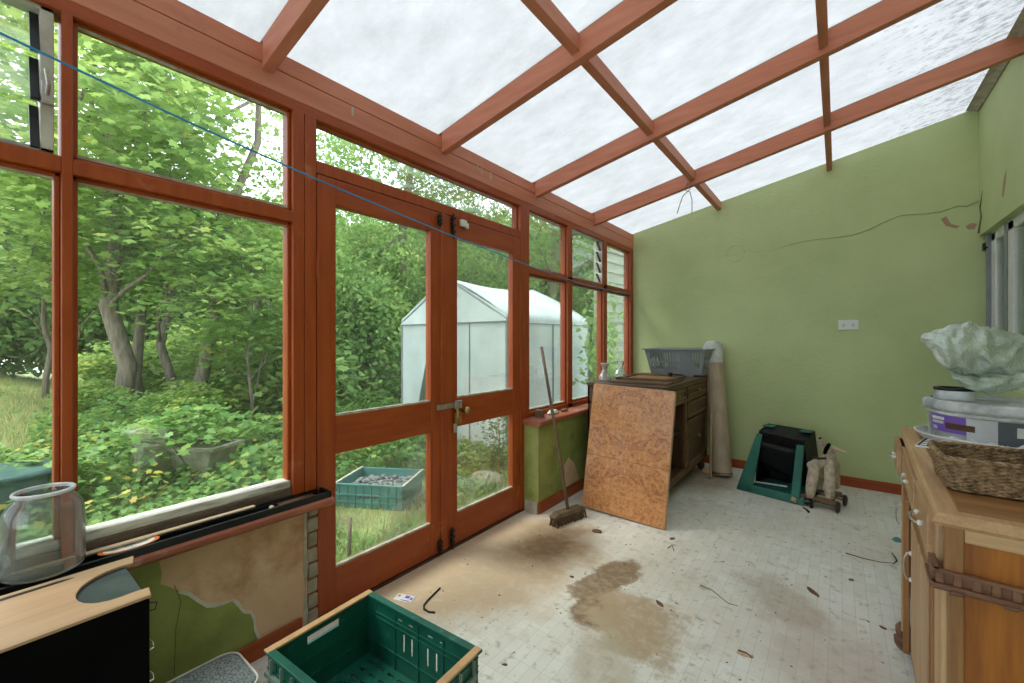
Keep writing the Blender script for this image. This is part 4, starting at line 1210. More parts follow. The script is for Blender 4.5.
# ------------------------------------------------------------------ laundry basket
a = onY(651, 372, 4.42); b = onY(701, 376, 4.42)
t = thing('laundry_basket', 'grey plastic slotted laundry basket on the sideboard against the wall', 'laundry basket', ((a.x + b.x) / 2, 4.58, 0.972))
HB = 0.262
def basket():
    cx_, cy_ = (a.x + b.x) / 2, 4.60
    hx0, hy0 = (b.x - a.x) / 2, 0.165
    hx1, hy1 = hx0 + 0.055, 0.225
    z0 = 0.972
    def pt(side, u, v, off=0.0):
        hx = hx0 + (hx1 - hx0) * v; hy = hy0 + (hy1 - hy0) * v
        z = z0 + HB * v
        if side == 0: return (cx_ + hx * u, cy_ - hy - off, z)
        if side == 1: return (cx_ + hx + off, cy_ + hy * u, z)
        if side == 2: return (cx_ - hx * u, cy_ + hy + off, z)
        return (cx_ - hx - off, cy_ - hy * u, z)
    for sd in range(4):
        holes = []
        if sd in (0, 2):
            for k in range(11):
                u0 = -0.86 + k * 0.098
                holes.append((u0, u0 + 0.055, 0.50, 0.84)); holes.append((u0, u0 + 0.055, 0.20, 0.44))
            for k in range(4):
                u0 = 0.62 + k * 0.075
                holes.append((u0, u0 + 0.04, 0.50, 0.84)); holes.append((u0, u0 + 0.04, 0.20, 0.44))
        else:
            for k in range(8):
                u0 = -0.8 + k * 0.2
                holes.append((u0, u0 + 0.1, 0.25, 0.6))
        m = MB(); m.holed(-1, 1, 0, 1, holes, lambda u, v, s_, sd=sd: pt(sd, u, v, 0.003 * s_))
        m.build('side', 'basket_grey', t)
    m = MB(); m.box(cx_ - hx0, cx_ + hx0, cy_ - hy0, cy_ + hy0, z0, z0 + 0.004); m.build('base', 'basket_grey', t)
    m = MB()
    X1, Y1_ = hx1 + 0.022, hy1 + 0.018
    m.box(cx_ - X1, cx_ + X1, cy_ - Y1_, cy_ - hy1 + 0.002, z0 + HB - 0.016, z0 + HB); m.box(cx_ - X1, cx_ + X1, cy_ + hy1 - 0.002, cy_ + Y1_, z0 + HB - 0.016, z0 + HB)
    m.box(cx_ - X1, cx_ - hx1 + 0.002, cy_ - Y1_, cy_ + Y1_, z0 + HB - 0.016, z0 + HB); m.box(cx_ + hx1 - 0.002, cx_ + X1, cy_ - Y1_, cy_ + Y1_, z0 + HB - 0.016, z0 + HB)
    m.build('rim', 'basket_grey', t, bevel=0.006)
    m = MB()
    for s_ in (-1, 1): m.box(cx_ + s_ * hx0 * 0.5 - 0.05, cx_ + s_ * hx0 * 0.5 + 0.05, cy_ - hy0, cy_ + hy0, z0 - 0.016, z0 + 0.001)
    m.build('base_rail', 'basket_grey', t)
basket()

# ------------------------------------------------------------------ roll and stick
t = thing('flooring_roll', 'tall beige roll of lino with crumpled plastic on top, leaning on green wall', 'roll', (1.045, 4.47, 0))
b0 = Vector((1.045, 4.50, 0.0)); t0 = Vector((0.905, 4.765, 1.21))
m = MB(); m.tube([b0 + Vector((0, 0, 0.012)), t0], 0.088, 28); m.build('roll_body', 'tube_beige', t, smooth=False)
m = MB(); m.tube([b0.lerp(t0, 0.0) + Vector((0, 0, 0.012)), b0.lerp(t0, 0.03)], 0.0895, 28, cap=False); m.build('roll_end', 'dead_leaf', t)
ax = (t0 - b0).normalized()
m = MB(); n_ = 28; rw = random.Random(8)
prof = [(0.0893, -0.14), (0.092, -0.08), (0.095, -0.02), (0.100, 0.02), (0.094, 0.07), (0.062, 0.10), (0.0, 0.105)]
rot = ax.to_track_quat('Z', 'Y').to_matrix().to_4x4()
m.lathe(prof, seg=n_, mtx=Matrix.Translation(t0) @ rot)
vv = []
for q in m.v:
    p = Vector(q); d = mnoise.noise(p * 18) * 0.018 + mnoise.noise(p * 50) * 0.006
    off = (p - t0); off = off - ax * off.dot(ax)
    vv.append(tuple(p + (off.normalized() * d if off.length > 1e-4 else Vector((0, 0, 0)))))
m.v = vv
m.tube([t0 + Vector((-0.10, -0.03, -0.02)), t0 + Vector((-0.06, -0.06, 0.05)), t0 + Vector((0.0, -0.05, 0.10))], [0.008, 0.022, 0.012], 7)
m.build('plastic_wrap', 'wrap', t, subsurf=1, smooth=True)
m = MB(); m.tube([(0.975, 4.335, 0.0), (0.905, 4.70, 0.98), (0.90, 4.72, 1.05)], 0.0125, 8); tag(m.build('wooden_stick', 'bleached_strip', smooth=True), 'thin pale wooden stick leaning beside the flooring roll', 'stick')
p = onZ(707, 468, 0)
m = MB(); m.lathe([(0.0, 0.0), (0.03, 0.0), (0.04, 0.02), (0.03, 0.05), (0.0, 0.055)], (0.905, 4.50, 0), 10, sx=1.2); tag(m.build('plaster_lump', 'plaster_brown'), 'pale lump of fallen plaster behind the wooden stick', 'plaster')

# ------------------------------------------------------------------ socket, clothes line, dangling wires
t = thing('light_switch', 'white double switch plate on the green back wall', 'switch', (2.0, YB, 1.42))
p = onY(848.5, 325, YB)
m = MB(); m.box(p.x - 0.072, p.x + 0.072, YB - 0.012, YB, p.z - 0.044, p.z + 0.044); m.build('plate', 'white_plastic', t, bevel=0.004)
for dx in (-0.035, 0.03):
    m = MB(); m.box(p.x + dx - 0.012, p.x + dx + 0.012, YB - 0.018, YB - 0.011, p.z - 0.016, p.z + 0.016); m.build('rocker', 'label_grey', t, bevel=0.002)
cl = [(0.05, -0.9, 2.33), (0.05, 0.065, 2.191), (0.05, 0.50, 2.118), (0.05, 0.992, 2.052), (0.05, 1.741, 1.972), (0.05, 2.646, 1.893), (0.05, 3.416, 1.845), (0.05, 4.12, 1.835), (0.02, 4.80, 1.86)]
m = MB(); m.tube(cl, 0.0038, 8); tag(m.build('clothes_line', 'blue_line', smooth=True), 'blue clothes line strung along the window wall', 'clothes line')
a0 = onY(697, 168, 3.9)
t = m = MB()
p0 = onY(693, 178, 3.862)
m.tube([onY(a_, b_, 3.845) for a_, b_ in ((686, 178), (690, 183), (690, 189), (683, 196), (680, 204), (677, 214))], 0.0035, 6)
m.tube([onY(a_, b_, 3.845) for a_, b_ in ((689, 176), (687, 184), (684, 190), (690, 192), (692, 200), (692, 214))], 0.0035, 6)
tag(m.build('loose_wire', 'pink'), 'thin brown loose wires dangling from the roof timber', 'wire')

# ------------------------------------------------------------------ fabric pet carrier
t = thing('pet_carrier', 'dark green folding fabric pet carrier lying open on the floor by the wall', 'pet carrier', (1.52, 4.3, 0))
A = Vector((1.245, 4.175, 0.0)); Bp = Vector((1.72, 4.07, 0.0))
ux = (Bp - A).normalized(); LW = (Bp - A).length
uy = Vector((-ux.y, ux.x, 0))
def cp(u_, w_, z): return A + ux * u_ + uy * w_ + Vector((0, 0, z))
# front face is tilted back; frame ring: trapezoid
fz = 0.485; fw = 0.17
def fp(u_, v_, d=0.0):    # point on the tilted front face (v_ 0..1), pushed back by d
    return cp(u_, fw * v_ + d, fz * v_)
def quadbox(m, pts, d=0.02):
    m.hexa([fp(*q) for q in pts], [fp(q[0], q[1], d) for q in pts])
lo0, lo1, hi0, hi1 = -0.03, LW + 0.0, 0.075, LW - 0.045
def ue(v_, side): return (lo0 + (hi0 - lo0) * v_) if side == 0 else (lo1 + (hi1 - lo1) * v_)
m = MB()
quadbox(m, [(ue(0, 0), 0), (ue(0, 0) + 0.13, 0), (ue(1, 0) + 0.05, 1), (ue(1, 0), 1)]); m.build('front_frame', 'carrier_green', t, bevel=0.008)
m = MB(); quadbox(m, [(ue(0, 1) - 0.10, 0), (ue(0, 1) - 0.035, 0), (ue(1, 1), 0.92), (ue(1, 1) - 0.055, 0.92)], 0.03); m.build('front_frame', 'carrier_green', t, bevel=0.008)
m = MB(); quadbox(m, [(ue(0, 0), 0), (ue(0, 1), 0), (ue(0.13, 1), 0.13), (ue(0.13, 0), 0.13)]); m.build('front_frame', 'carrier_green', t, bevel=0.008)
# body: black back, sides and top
z1_, w1_ = 0.545, 0.42
m = MB()
P = [cp(0.06, fw + 0.03, 0), cp(LW - 0.01, fw + 0.0, 0), cp(LW - 0.01, w1_ + 0.10, 0), cp(0.06, w1_ + 0.10, 0)]
Q = [cp(0.085, fw + 0.05, fz + 0.02), cp(LW - 0.05, fw + 0.04, fz), cp(LW - 0.04, w1_, z1_ - 0.01), cp(0.09, w1_, z1_)]
m.add(P + Q, [(3, 2, 6, 7), (4, 7, 3, 0), (1, 5, 6, 2)])
m.build('body_fabric', 'carrier_black', t, solid=0.012)
m = MB(); m.hexa([cp(0.09, fw + 0.05, fz + 0.0), cp(LW - 0.05, fw + 0.04, fz - 0.02), cp(LW - 0.045, w1_, z1_ - 0.03), cp(0.09, w1_, z1_ - 0.02)], [q + Vector((0, 0, 0.018)) for q in (cp(0.09, fw + 0.05, fz), cp(LW - 0.05, fw + 0.04, fz - 0.02), cp(LW - 0.045, w1_, z1_ - 0.03), cp(0.09, w1_, z1_ - 0.02))])
m.build('top_edge', 'carrier_black', t, bevel=0.008)
for u_ in (0.075, LW - 0.12):
    m = MB(); m.box(0, 0.085, 0, 0.10, 0, 0.012, Matrix.Translation(cp(u_, w1_ - 0.11, z1_ - 0.015)) @ Matrix.Rotation(math.atan2(ux.y, ux.x), 4, 'Z')); m.build('corner_patch', 'carrier_green', t, bevel=0.004)
# mesh strip across the top of the front
m = MB(); 
for k in range(14):
    u_ = 0.09 + (LW - 0.15) * k / 13
    m.tube([fp(u_, 0.86, 0.02), cp(u_, fw + 0.045, fz + 0.015)], 0.0018, 4)
for k in range(5):
    v_ = 0.86 + 0.035 * k
    m.tube([fp(0.08, v_, 0.02), fp(LW - 0.05, v_ - 0.02, 0.02)], 0.0018, 4)
m.build('mesh_panel', 'iron', t)
# rolled up flap, folded black liner
m = MB(); m.tube([fp(0.07, 0.84, 0.02), fp(0.2, 0.80, 0.035), fp(0.33, 0.78, 0.03), fp(LW - 0.09, 0.80, 0.02)], [0.018, 0.03, 0.026, 0.016], 10); m.build('rolled_flap', 'carrier_black', t, smooth=True)
m = MB(); 
pp = [fp(0.10, 0.80, 0.05), fp(LW - 0.08, 0.78, 0.05), fp(LW - 0.06, 0.42, 0.16), fp(LW - 0.10, 0.25, 0.24), fp(0.12, 0.30, 0.28), fp(0.09, 0.5, 0.15)]
m.add(pp, [tuple(range(6))]); m.build('liner', 'carrier_black', t, solid=0.008)
m = MB(); m.add([cp(0.05, 0.02, 0.03), cp(LW - 0.06, 0.03, 0.03), cp(LW - 0.03, w1_, 0.03), cp(0.08, w1_, 0.03)], [(0, 1, 2, 3)]); m.build('base_mat', 'carrier_green', t, solid=0.02)
m = MB(); m.tube([cp(0.10, 0.10, 0.075), cp(LW - 0.16, 0.14, 0.085)], 0.007, 8); m.build('tie_rod', 'label_grey', t)
m = MB(); m.tube([fp(LW - 0.075, 0.0, 0.0) + Vector((0, -0.006, 0.02)), fp(LW - 0.070, 0.10, 0.0) + Vector((0, -0.006, 0))], 0.020, 10); m.build('strap_roll', 'plush', t, smooth=True)
m = MB(); m.tube([cp(LW + 0.01, 0.02, 0.02), cp(LW + 0.04, 0.05, 0.03), cp(LW + 0.05, 0.0, 0.012)], 0.014, 7); m.build('zip_pull', 'carrier_black', t, smooth=True)
# ------------------------------------------------------------------ plush animal on wheels
t = thing('wheeled_toy_animal', 'dirty cream plush toy animal on a wooden base with wheels beside the pet carrier', 'toy', (1.83, 4.17, 0))
def q(px, py, y): return onY(px, py, y)
def blob(name, nodes, mt_, par, sub=1, noise_=0.006, seg=14):
    # nodes: chain of (point, radius) grown into one closed tapering surface
    m = MB()
    pts = [n[0] for n in nodes]; rs_ = [n[1] for n in nodes]
    d0 = (pts[1] - pts[0]).normalized(); d1_ = (pts[-1] - pts[-2]).normalized()
    P = [pts[0] - d0 * rs_[0] * 0.9, pts[0] - d0 * rs_[0] * 0.55] + pts + [pts[-1] + d1_ * rs_[-1] * 0.55, pts[-1] + d1_ * rs_[-1] * 0.9]
    R = [rs_[0] * 0.3, rs_[0] * 0.8] + rs_ + [rs_[-1] * 0.8, rs_[-1] * 0.3]
    m.tube(P, R, seg)
    m.v = [tuple(Vector(a) + Vector(a).normalized() * 0 + Vector((mnoise.noise(Vector(a) * 45), mnoise.noise(Vector(a) * 45 + Vector((9, 0, 0))), mnoise.noise(Vector(a) * 45 + Vector((0, 9, 0))))) * noise_) for a in m.v]
    return m.build(name, mt_, par, subsurf=sub, smooth=True)
bd = blob('body', [(q(812, 466, 4.18), 0.040), (q(821, 464, 4.22), 0.058), (q(831, 461, 4.24), 0.062), (q(829, 452, 4.25), 0.045), (q(824, 446, 4.25), 0.030), (q(819, 441, 4.24), 0.020)], 'plush', t)
blob('leg', [(q(815, 465, 4.17), 0.040), (q(813, 478, 4.14), 0.042), (q(811, 489, 4.12), 0.038), (q(810, 495, 4.11), 0.030)], 'plush', t, noise_=0.010)
blob('leg', [(q(830, 464, 4.17), 0.045), (q(830, 478, 4.14), 0.040), (q(830, 490, 4.12), 0.036), (q(830, 497, 4.11), 0.030)], 'plush', t, noise_=0.010)
blob('leg', [(q(820, 466, 4.30), 0.034), (q(819, 482, 4.32), 0.030), (q(819, 487, 4.32), 0.027)], 'plush', t, noise_=0.008)
blob('leg', [(q(835, 463, 4.30), 0.034), (q(836, 480, 4.32), 0.030), (q(836, 486, 4.32), 0.027)], 'plush', t, noise_=0.008)
blob('muzzle', [(q(822, 444, 4.21), 0.020), (q(819, 439.5, 4.19), 0.014)], 'plush', t, noise_=0.002)
blob('nose', [(q(819.5, 438.5, 4.18), 0.009), (q(820.5, 438, 4.17), 0.008)], 'black_plastic', t, noise_=0.0)
blob('mane', [(q(829, 444.5, 4.18), 0.014), (q(826, 449, 4.17), 0.018), (q(824.5, 453, 4.17), 0.012)], 'black', t, noise_=0.003)
blob('ear', [(q(834, 448, 4.21), 0.017), (q(839, 450, 4.20), 0.014), (q(845, 452, 4.19), 0.008)], 'bleached_strip', t, noise_=0.0)
m = MB(); m.tube([q(812, 457.5, 4.15), q(818, 458.5, 4.13), q(826, 458.5, 4.15)], [0.008, 0.012, 0.010], 8, flat=0.8); m.build('saddle_strap', 'iron', t, smooth=True)
m = MB(); mm = rotm((1.835, 4.20, 0.0), rz=-0.22)
m.box(-0.115, 0.115, -0.115, -0.075, 0.062, 0.082, mm); m.box(-0.115, 0.115, 0.10, 0.14, 0.062, 0.082, mm)
m.box(-0.095, -0.060, -0.12, 0.15, 0.078, 0.094, mm); m.box(0.055, 0.095, -0.12, 0.15, 0.078, 0.094, mm)
m.build('wooden_base', 'toy_wood', t, bevel=0.003)
for xx in (-0.120, 0.120):
    for yy in (-0.095, 0.12):
        m = MB(); m.lathe([(0.0, -0.010), (0.035, -0.010), (0.042, -0.005), (0.042, 0.005), (0.035, 0.010), (0.0, 0.010)], seg=20, mtx=mm @ rotm((xx, yy, 0.042), ry=PI / 2)); m.build('wheel', 'rust', t, smooth=False)
for yy in (-0.095, 0.12):
    m = MB(); m.tube([mm @ Vector((-0.125, yy, 0.045)), mm @ Vector((0.125, yy, 0.045))], 0.005, 8); m.build('axle', 'rust', t)
m = MB(); m.tube([(1.715, 4.03, 0.006), (1.74, 3.99, 0.008), (1.755, 3.945, 0.008)], [0.004, 0.007, 0.01], 6); tag(m.build('cord_scrap', 'iron'), 'short dark cord scrap on floor before the toy animal', 'cord')

# ------------------------------------------------------------------ dresser on the right
TZ = 0.87
t = thing('dresser', 'golden oak dresser with carved dentil moulding and slightly open drawers and doors', 'dresser', (2.14, 1.556, 0), -0.042)
LX, LY = 0.60, 1.42
def L(name, fn, mt_, par=None, bevel=0.003, **k):
    m = MB(); fn(m)
    return m.build(name, mt_, par or t, world=False, bevel=bevel, **k)
def topfn(m):
    prof = [(0.050, 0.838), (-0.004, 0.838), (-0.012, 0.848), (-0.006, 0.862), (0.002, TZ), (0.042, TZ), (0.050, TZ - 0.006)]
    V = []
    for cx_, cy_, dx, dy in ((LX, 0, 0, 1), (0, 0, 1, 1), (0, LY, 1, -1), (LX, LY, 0, -1)):
        V.append([(cx_ + a * dx, cy_ + a * dy, b) for a, b in prof])
    n = len(prof)
    m.add([p for r in V for p in r], [(i * n + k, i * n + (k + 1) % n, (i + 1) * n + (k + 1) % n, (i + 1) * n + k) for i in range(3) for k in range(n)])
L('top_moulding', topfn, 'oak_light_y', bevel=0.0)
L('top_panel', lambda m: m.box(0.045, LX, 0.045, LY - 0.045, 0.84, TZ - 0.004), 'oak_x')
def carc(m):
    m.box(0.02, LX, 0.012, 0.026, 0.05, 0.84); m.box(0.02, LX, LY - 0.026, LY - 0.012, 0.05, 0.84)
    m.box(LX - 0.012, LX, 0.012, LY - 0.012, 0.05, 0.84); m.box(0.02, LX, 0.02, LY - 0.02, 0.05, 0.065)
    m.box(0.02, LX, 0.02, LY - 0.02, 0.668, 0.682)
L('carcass', carc, 'oak_z', bevel=0)
L('side_panel', lambda m: (m.box(0.03, LX - 0.03, 0.008, 0.014, 0.07, 0.68)), 'oak_panel')
L('upper_side_panel', lambda m: (m.box(0.03, LX - 0.03, 0.008, 0.014, 0.72, 0.81)), 'oak_panel')
L('side_stile', lambda m: m.box(0.012, 0.048, 0.0, 0.030, 0.05, 0.838), 'oak_z'); L('side_stile', lambda m: m.box(LX - 0.045, LX, 0.0, 0.030, 0.05, 0.838), 'oak_z'); L('side_stile', lambda m: m.box(0.012, 0.045, LY - 0.03, LY, 0.05, 0.838), 'oak_z')
L('side_rail', lambda m: m.box(0.048, LX - 0.045, 0.002, 0.02, 0.803, 0.838), 'oak_light_x'); L('side_rail', lambda m: m.box(0.048, LX - 0.045, 0.002, 0.02, 0.05, 0.10), 'oak_light_x')
L('front_stile', lambda m: (m.box(0.006, 0.026, 0.0, 0.018, 0.05, 0.675), m.box(0.004, 0.03, 0.024, 0.07, 0.05, 0.675), m.box(0.004, 0.03, 0.075, 0.125, 0.05, 0.838)), 'oak_light_z')
def dent(m):
    m.box(-0.010, LX, -0.012, 0.004, 0.716, 0.726); m.box(-0.012, LX, -0.020, 0.004, 0.680, 0.692)
    m.tube([(-0.012, -0.018, 0.684), (LX, -0.018, 0.684)], 0.007, 8)
    m.box(-0.004, LX, -0.004, 0.004, 0.68, 0.724)
    for k in range(19): m.box(-0.006 + k * 0.033, 0.010 + k * 0.033, -0.013, 0.0, 0.692, 0.718)
    for k in range(7): m.tube([(0.02 + k * 0.09, -0.026, 0.679), (0.045 + k * 0.09, -0.026, 0.681)], [0.007, 0.005], 7)
    m.box(-0.012, 0.004, -0.012, 0.10, 0.716, 0.726); m.box(-0.018, 0.004, -0.018, 0.10, 0.680, 0.692)
    for k in range(3): m.box(-0.013, 0.004, 0.002 + k * 0.033, 0.018 + k * 0.033, 0.692, 0.718)
L('carved_moulding', dent, 'oak_carved', bevel=0.002)
def bow(par, p0, p1, out, r=0.0036):
    p0 = Vector(p0); p1 = Vector(p1); d = Vector((-out, 0, 0))
    m = MB(); m.tube([p0, p0 + d * 0.7, p0.lerp(p1, 0.2) + d, p0.lerp(p1, 0.5) + d * 1.1, p0.lerp(p1, 0.8) + d, p1 + d * 0.7, p1], r, 10)
    h = m.build('handle', 'steel', par, world=False, smooth=True)
    for p in (p0, p1):
        m = MB(); m.lathe([(0.0, 0.0), (0.007, 0.0), (0.009, 0.006), (0.007, 0.012), (0.0, 0.013)], seg=14, mtx=rotm(p, ry=-PI / 2))
        m.build('handle_boss', 'white_plastic', h, world=False, smooth=True)
def drawer(y0, y1, op, z0=0.690, z1=0.826):
    m = MB(); x = 0.018 - op; m.box(x, x + 0.018, y0, y1, z0, z1)
    d = m.build('drawer', 'oak_light_y', t, world=False, bevel=0.003)
    m = MB(); m.box(x + 0.018, 0.45, y0 + 0.008, y0 + 0.020, z0 + 0.01, z1 - 0.01); m.box(x + 0.018, 0.45, y1 - 0.020, y1 - 0.008, z0 + 0.01, z1 - 0.01)
    m.box(x + 0.018, 0.45, y0 + 0.01, y1 - 0.01, z0 + 0.012, z0 + 0.018); m.box(0.44, 0.45, y0 + 0.01, y1 - 0.01, z0 + 0.012, z1 - 0.012)
    m.build('drawer_box', 'oak_carved', d, world=False)
    yc = (y0 + y1) / 2; w_ = 0.055 if y1 - y0 > 0.3 else 0.035
    bow(d, (x, yc - w_, 0.75), (x, yc + w_, 0.75), 0.024)
drawer(0.135, 0.505, 0.028); drawer(0.515, 1.115, 0.035); drawer(1.130, 1.400, 0.052)
def ddoor(y0, y1, hinge, ang, hy):
    mm = rotm((0.018, hinge, 0), rz=ang)
    m = MB(); m.box(-0.018, 0.002, y0 - hinge, y1 - hinge, 0.062, 0.676, mm)
    d = m.build('cupboard_door', 'oak_z', t, world=False, bevel=0.003)
    m = MB(); m.box(-0.024, -0.016, y0 - hinge + 0.05, y1 - hinge - 0.05, 0.12, 0.62, mm); m.build('door_field', 'oak_light_z', d, world=False, bevel=0.005)
    p0 = mm @ Vector((-0.018, hy - hinge, 0.40)); p1 = mm @ Vector((-0.018, hy - hinge, 0.50))
    bow(d, p0, p1, 0.025)
ddoor(0.130, 0.735, 0.130, 0.012, 0.665)
ddoor(0.750, 1.375, 1.375, -0.050, 1.30)
L('plinth', lambda m: (m.box(0.035, LX, 0.02, LY - 0.02, 0.0, 0.052)), 'oak_carved')
m = MB(); m.lathe([(0.0, 0.0), (0.024, 0.0), (0.034, 0.02), (0.036, 0.04), (0.024, 0.052), (0.030, 0.066), (0.030, 0.085), (0.018, 0.105), (0.0, 0.108)], (2.158, 2.46, 0.0), 9); m.build('carved_foot', 'oak_carved', t, smooth=False)
tt = MB(); tt.tube([onZ(892, 553, 0.01), onZ(895, 557, 0.02), onZ(897, 561, 0.02), onZ(893, 564, 0.005)], [0.003, 0.004, 0.004, 0.002], 7)
tag(tt.build('metal_hook', 'iron', smooth=True), 'small dark metal hook on the floor behind the dresser door', 'hook')
pz = onZ(897, 541, 0.0)  # small bottle cap among the floor litter
m = MB(); m.lathe([(0.0, 0.0), (0.022, 0.0), (0.024, 0.01), (0.012, 0.022), (0.0, 0.024)], (pz.x, pz.y, 0), 12); tag(m.build('plastic_cap', 'crate_teal'), 'small teal bottle cap on the floor near the dresser', 'bead')

# ------------------------------------------------------------------ wicker basket on the dresser
t = thing('wicker_basket', 'low brown woven seagrass basket on the near end of the dresser', 'basket', (2.42, 1.95, TZ))
bx0, bx1, by0, by1 = 2.198, 2.66, 1.812, 2.04
BH = 0.092
def sq(u, v, side):
    fl = 0.014 * v
    x0, x1, y0, y1 = bx0 - fl, bx1 + fl, by0 - fl, by1 + fl
    return x0, x1, y0, y1
def loop(v, amp, ph, n=168, dz=0.0, off=0.0):
    x0, x1, y0, y1 = sq(0, v, 0)
    x0 -= off; x1 += off; y0 -= off; y1 += off
    out = rr(x0, x1, y0, y1, 0.035, 5)
    # resample
    pts = [Vector((a, b, 0)) for a, b in out]; pts.append(pts[0])
    ln = [0]
    for i in range(1, len(pts)): ln.append(ln[-1] + (pts[i] - pts[i - 1]).length)
    res = []
    j = 0
    c_ = Vector(((x0 + x1) / 2, (y0 + y1) / 2, 0))
    for k in range(n):
        s_ = ln[-1] * k / n
        while ln[j + 1] < s_: j += 1
        p = pts[j].lerp(pts[j + 1], (s_ - ln[j]) / max(1e-6, ln[j + 1] - ln[j]))
        d = (p - c_).normalized()
        p = p + d * amp * math.cos(PI * k / 2 + ph)
        # dip of the hand hole on the far long side
        z = TZ + 0.004 + BH * v
        res.append(Vector((p.x, p.y, z + dz + 0.0012 * math.sin(k * 1.7))))
    res.append(res[0])
    return res
rows = 17
for g in range(1):
    m = MB()
    for i in range(rows):
        m.tube(loop(i / rows, 0.0042, PI * (i % 2)), 0.0034, 5, cap=False)
    m.build('woven_side', 'wicker', t, smooth=True)
m = MB()
base = loop(0.0, 0, 0, 84)
topl = loop(1.0, 0, 0, 84)
for k in range(0, 84): m.tube([base[k], topl[k]], 0.0030, 5)
m.build('upright_stakes', 'wicker', t, smooth=True)
m = MB()
lp = loop(1.0, 0.0, 0.0)
for ph in (0, PI * 2 / 3, PI * 4 / 3):
    m.tube([p + Vector((0.005 * math.cos(k * 0.9 + ph), 0, 0.005 * math.sin(k * 0.9 + ph))) + Vector((0, 0.005 * math.cos(k * 0.9 + ph), 0)) for k, p in enumerate(lp[:-1])] + [lp[0]], 0.0042, 6, cap=False)
m.build('braided_rim', 'wicker', t, smooth=True)
m = MB(); m.prism(rr(bx0, bx1, by0, by1, 0.035, 5), TZ + 0.001, TZ + 0.006, 'z'); m.build('basket_base', 'wicker', t)

# small patterned card
p = onZ(926, 443, TZ)
m = MB(); mc = rotm((p.x + 0.004, p.y, TZ), rz=-0.25); m.box(-0.022, 0.022, -0.12, 0.12, 0.0, 0.006, mc)
t = m.build('card', 'label_white'); tag(t, 'small black and white patterned card at the edge of the dresser', 'card')
m = MB(); m.box(-0.018, -0.010, -0.11, 0.11, 0.006, 0.0068, mc); m.box(0.010, 0.018, -0.11, 0.11, 0.006, 0.0068, mc)
for k in range(5): m.box(-0.010, 0.010, -0.11 + k * 0.05, -0.10 + k * 0.05, 0.006, 0.0068, mc)
m.build('card_pattern', 'carrier_black', t)

# ------------------------------------------------------------------ plastic tub in its dish
cx_, cy_ = 2.485, 2.74
t = thing('plastic_dish', 'wide shallow clear plastic dish beneath the purple labelled tub on the dresser', 'dish', (cx_, cy_, TZ))
m = MB(); m.lathe([(0.0, 0.0), (0.235, 0.0), (0.253, 0.012), (0.260, 0.030)], (cx_, cy_, TZ), 56); m.build('dish_body', 'clear_plastic', t, smooth=True)
m = MB(); m.lathe([(0.258, 0.027), (0.266, 0.028), (0.268, 0.033), (0.261, 0.035), (0.258, 0.031), (0.258, 0.027)], (cx_, cy_, TZ), 56); m.build('dish_rim', 'white_plastic', t, smooth=True)
cx2, cy2, RB = 2.490, 2.750, 0.228
t = thing('plastic_tub', 'large round translucent tub with purple and white label on the dresser', 'tub', (cx2, cy2, TZ + 0.004))
z0 = TZ + 0.004
m = MB(); m.lathe([(0.0, 0.0), (RB - 0.012, 0.0), (RB - 0.008, 0.006), (RB, 0.155), (RB + 0.004, 0.16)], (cx2, cy2, z0), 64); m.build('tub_wall', 'clear_plastic', t, smooth=True)
m = MB(); m.lathe([(RB - 0.002, 0.142), (RB + 0.014, 0.142), (RB + 0.018, 0.150), (RB + 0.016, 0.172), (RB + 0.008, 0.182), (RB - 0.012, 0.183), (RB - 0.016, 0.172), (0.0, 0.170)], (cx2, cy2, z0), 64); m.build('tub_lid', 'clear_plastic', t, smooth=True)
m = MB(); m.lathe([(RB + 0.002, 0.120), (RB + 0.009, 0.122), (RB + 0.009, 0.132), (RB + 0.001, 0.134)], (cx2, cy2, z0), 64); m.build('tub_ring', 'clear_plastic', t, smooth=True)
def label(a0, a1, za, zb, mt_, off, nm, par):
    m = MB(); n = 24
    vs_ = []
    for k in range(n + 1):
        a = a0 + (a1 - a0) * k / n
        for z in (za, zb):
            R_ = RB - 0.008 + 0.008 * (z / 0.155) + off
            vs_.append((cx2 + R_ * math.cos(a), cy2 + R_ * math.sin(a), z0 + z))
    m.add(vs_, [(2 * k, 2 * k + 2, 2 * k + 3, 2 * k + 1) for k in range(n)])
    return m.build(nm, mt_, par)
ac = math.atan2(0 - cy2, 1.933 - cx2)      # direction of the camera from the tub
lb = label(ac - 1.12, ac - 0.42, 0.045, 0.118, 'purple', 0.0012, 'label', t)
label(ac - 0.42, ac - 0.02, 0.020, 0.118, 'label_grey', 0.0012, 'label_panel', lb)
label(ac - 0.02, ac + 1.2, 0.020, 0.118, 'label_dark', 0.0012, 'label_panel', lb)
label(ac - 1.08, ac - 0.78, 0.095, 0.108, 'label_white', 0.0020, 'label_print', lb)
label(ac - 1.08, ac - 0.80, 0.078, 0.090, 'label_grey', 0.0020, 'label_print', lb)
label(ac - 1.06, ac - 0.95, 0.052, 0.066, 'label_grey', 0.0020, 'label_print', lb)
label(ac - 0.76, ac - 0.30, 0.062, 0.088, 'dark_wood_x', 0.0020, 'label_picture', lb)
label(ac + 0.20, ac + 0.50, 0.060, 0.100, 'label_white', 0.0020, 'label_print', lb)
